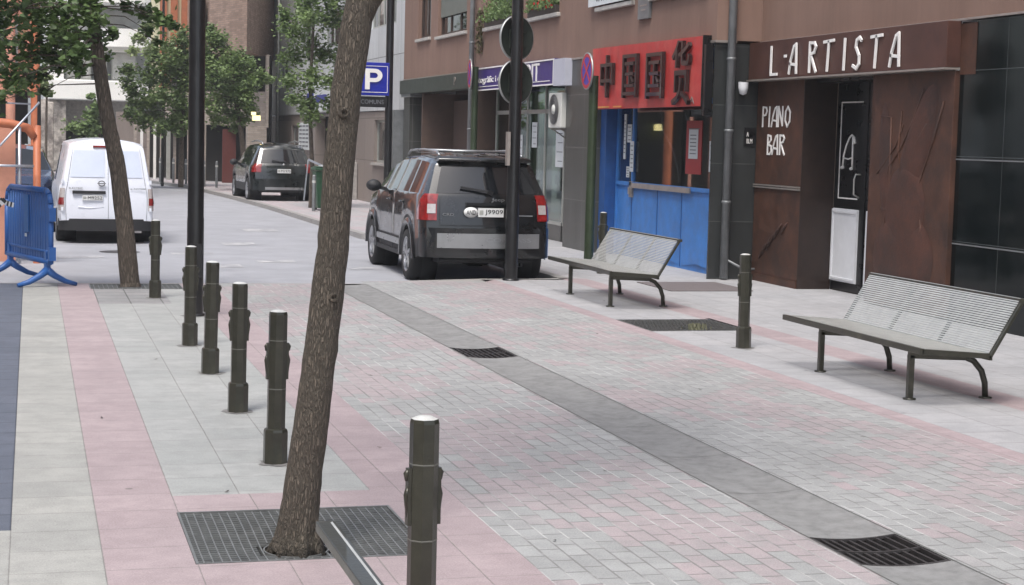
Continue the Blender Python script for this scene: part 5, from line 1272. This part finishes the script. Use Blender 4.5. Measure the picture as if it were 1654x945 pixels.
q = T['rear'](0,1.2); MB().bar((.02,q.y-.05,1.21),(-.36,q.y-.0,1.27),.014,.03).bar((.06,q.y-.03,1.195),(-.02,q.y-.06,1.22),.04,.05).build('rear_wiper', M_trim, t)
MB().lathe([(.03,-.12),(.035,0)], (.45,.1,.27), 'Y', n=10).build('exhaust', M_silver, t)
# --- small black car farther on
SS = dict(JS); SS.update(L=4.15, wheels=(.80,3.30), paint=M_car2, w=[(0,.76),(.15,.83),(.4,.865),(3.5,.865),(3.9,.82),(4.15,.66)], roof=[(0,1.50),(.5,1.55),(1.3,1.58),(2.1,1.56),(2.6,1.48),(3.2,1.05),(3.95,.93),(4.15,.76)],
    belt=[(0,1.0),(3.0,.99),(3.4,.95),(4.0,.86),(4.15,.7)], wr=[(0,.60),(.6,.63),(2.6,.63),(3.4,.70)], rear=[(.3,.10),(.42,.02),(.62,0),(.68,.05),(.95,.08),(1.05,.14),(1.5,.36),(1.6,.38)], side_glass=[(.35,.92),(1.0,1.72),(1.8,2.62)], ws=(2.58,3.18), arch=.38, wz=.33, wr_=.325)
T = vehicle('parked_car', 'small black crossover car parked far along the right pavement', SS, (6.86, 48.0, -.06), R(1.6), 1.05); t = T['t']
MB().grid(T['rgrid'](-.86,.86,1.07,1.43,.008,10,6)).build('rear_window', M_cglass, t)
for sd_ in (1, -1):
    wrap_lamp(T, sd_, .82, 1.05, .80, .16, M_lred, 'tail_lamp', .014)
    MB().tube([(sd_*.50,.45,1.56),(sd_*.52,.6,1.63),(sd_*.53,1.4,1.66),(sd_*.52,2.3,1.61)], .02, 8).build('roof_rail', M_silver, t)
    mr = MB(); mr.lathe([(.001,-.07),(.07,-.06),(.09,0),(.085,.06),(.001,.08)], (0,0,0), 'Y', n=16)
    for i, v in enumerate(mr.v): mr.v[i] = (sd_*.98+v[0]*1.2, 2.6+v[1], 1.04+v[2])
    mr.bar((sd_*.80,2.62,1.0),(sd_*.95,2.6,1.02),.05,.05).build('side_mirror', M_trim, t)
bp = MB(); bp.grid([[V3((.855*math.sin(a), .21-.33*math.cos(a)**.6, z)) for a in [-1.5+3.0*k/20 for k in range(21)]] for z in (.33,.42,.60,.64)]); bp.build('rear_bumper', M_car2, t)
MB().grid([[V3((x, -.145+.12*x*x, z)) for x in [-.52+1.04*k/10 for k in range(11)]] for z in (.36,.43)]).build('silver_bumper_strip', M_silver, t)
seams(T, (.96, 1.76, 2.7), (.73, .66, 1.05))
plate(T, 'M1970', 0, .86, .36, .11)
q = T['rear'](0,1.1); MB().bar((.05,q.y-.04,1.10),(-.32,q.y-.02,1.13),.014,.03).build('rear_wiper', M_trim, t); MB().lathe([(.001,-.02),(.035,-.01),(.035,.02)], (.0,q.y-.03,1.03), 'Y', n=14).build('badge', M_silver, t)
# --- white van
VS = dict(cat='van', L=4.40, wheels=(.85,3.58), arch=.36, wz=.31, wr_=.31, paint=M_van, clad=False,
    w=[(0,.80),(.1,.835),(.4,.848),(3.7,.848),(4.1,.80),(4.4,.66)], belt=[(0,1.05),(3.2,1.05),(3.8,1.0),(4.2,.86),(4.4,.72)],
    roof=[(0,1.81),(.25,1.85),(2.9,1.86),(3.2,1.78),(3.95,1.08),(4.25,.92),(4.4,.78)], low=[(0,.42),(.3,.36),(.6,.26),(3.9,.26),(4.4,.3)],
    kd=.7, wr=[(0,.66),(.6,.69),(3.0,.69),(3.8,.72)], rear=[(.3,.02),(.6,0),(1.0,.03),(1.7,.12),(1.85,.2)], front=[(.3,.1),(.6,0),(.8,.03),(1.0,.1)],
    side_glass=[(2.55,3.35)], ws=(3.25,3.93), bulge=.04, spokes=7)
T = vehicle('parked_van', 'white panel van with blank rear doors parked left on the road', VS, (1.27, 30.5, -.1), R(1.0), .965); t = T['t']
for (s0, s1) in ((-.86,-.05),(.12,.85)):
    p_ = MB(); p_.grid(T['rgrid'](s0,s1,1.20,1.68,.010,6,5)); p_.build('blank_window_panel', M_vanp, t)
d_ = MB()
for z0, z1, sa in ((.42,1.76,.03),): d_.grid(T['rgrid'](sa,sa+.012,z0,z1,.006,1,10))
for sa in (-.90,.888): d_.grid(T['rgrid'](sa,sa+.012,.42,1.72,.006,1,10))
d_.build('door_gap', M_rim, t)
for sd_ in (1, -1):
    l = wrap_lamp(T, sd_, .60, 1.0, .915, .08, M_lclear, 'tail_lamp', .012)
    wrap_lamp(T, sd_, .70, .83, .93, .07, M_lred, 'red_lens', .020)
    for z in (.62, 1.12): MB().box(sd_*.775-.02, sd_*.775+.02, T['rear'](.9,z).y-.03, T['rear'](.9,z).y, z-.035, z+.035).build('door_hinge', M_van, t)
bp = MB(); bp.grid([[V3((.845*math.sin(a), .26-.33*math.cos(a)**.5, z)) for a in [-1.5+3.0*k/20 for k in range(21)]] for z in (.24,.32,.42,.45)])
bp.grid([[V3((.845*math.sin(a)*u, .26-(.33*math.cos(a)**.5)*u, .45)) for a in [-1.5+3.0*k/20 for k in range(21)]] for u in (1,.8)]); bp.build('rear_bumper', M_trim, t)
q = T['rear'](0,.93)
MB().box(-.60,-.02,q.y-.035,q.y+.01,.90,.955).build('handle_bar', M_trim, t)
g = plate(T, 'M9252', -.25, .83, .36, .09)
lb_ = MB()
for a0 in (0, math.pi): lb_.tube([(-.09+math.cos(a)*.055, q.y-.03, 1.09+math.sin(a)*.045) for a in [a0+.25+(math.pi-.5)*k/10 for k in range(11)]], .008, 6)
lb_.bar((-.165,q.y-.03,1.09),(-.015,q.y-.03,1.09),.012,.02,(0,1,0)); lb_.build('round_badge', M_trim, t)
text_mb('ELECTRIC', (-.66, q.y-.0, .985), FY, .24, .03, .006).build('badge', M_trim, t); text_mb('e-NV200', (.42, q.y-.0, .985), FY, .28, .03, .006).build('badge', M_trim, t)
MB().grid([[V3((x, T['rear'](0,1.72).y-.03, z)) for x in (-.24,.0)] for z in (1.735,1.77)]).box(-.24,.0,T['rear'](0,1.75).y-.028,T['rear'](0,1.75).y+.02,1.735,1.77).build('brake_lamp', M_lred, t)
MB().tube([(-.5,q.y-.015,.66),(-.28,q.y-.02,.645),(-.05,q.y-.015,.66)], .01, 6).build('pressed_ridge', M_van, t)
MB().box(.5,.62,.0,.1,.2,.27).build('reflector', M_lclear, t)
# --- navy car beyond the van on the left
NS_ = dict(SS); NS_.update(paint=M_car3)
T = vehicle('parked_car', 'navy car facing the camera between the red post and the white van', NS_, (-.35, 42.5, -.1), R(180)); t = T['t']
for sd_ in (1, -1): MB().lathe([(.001,.02),(.09,.0),(.1,-.03)], (sd_*.6,4.08,.68), 'Y', n=14).build('headlight', M_lclear, t)

# ------------------------------------------------------------------ thin summer haze down the street
hz = bpy.data.materials.new('haze_air'); hz.use_nodes = True; hn = hz.node_tree.nodes; hn.remove(hn['Principled BSDF'])
pv = hn.new('ShaderNodeVolumePrincipled'); pv.inputs['Color'].default_value = (.93,.96,1,1); pv.inputs['Density'].default_value = .0010; pv.inputs['Anisotropy'].default_value = .2
hz.node_tree.links.new(pv.outputs[0], hn['Material Output'].inputs['Volume'])
hb = MB().box(-420, 420, -210, 620, -1.3, 22).build('haze', hz); tag(hb, kind='stuff')

# darker irregular patches on the paving round the feet of bollards and posts
b = MB()
for (x, y, r_) in [(1.38,5.98,.13),(1.36,9.72,.13),(1.36,11.57,.13),(1.36,13.46,.13),(1.36,15.25,.13),(1.36,19.66,.13),(6.46,14.73,.13),(1.63,17.73,.16),(6.25,22.1,.15)]:
    n = 18; c0 = V3((x, y, .0035)); ring = [V3((x+math.cos(2*math.pi*k/n)*r_*random.uniform(.6,1.0), y+math.sin(2*math.pi*k/n)*r_*random.uniform(.6,1.0), .0035)) for k in range(n)]
    b.face(ring)
tag(b.build('dark_foot_patches', mat('dark_foot_patches', (.20,.195,.19), .95, var=.35, scale=40)), kind='structure')
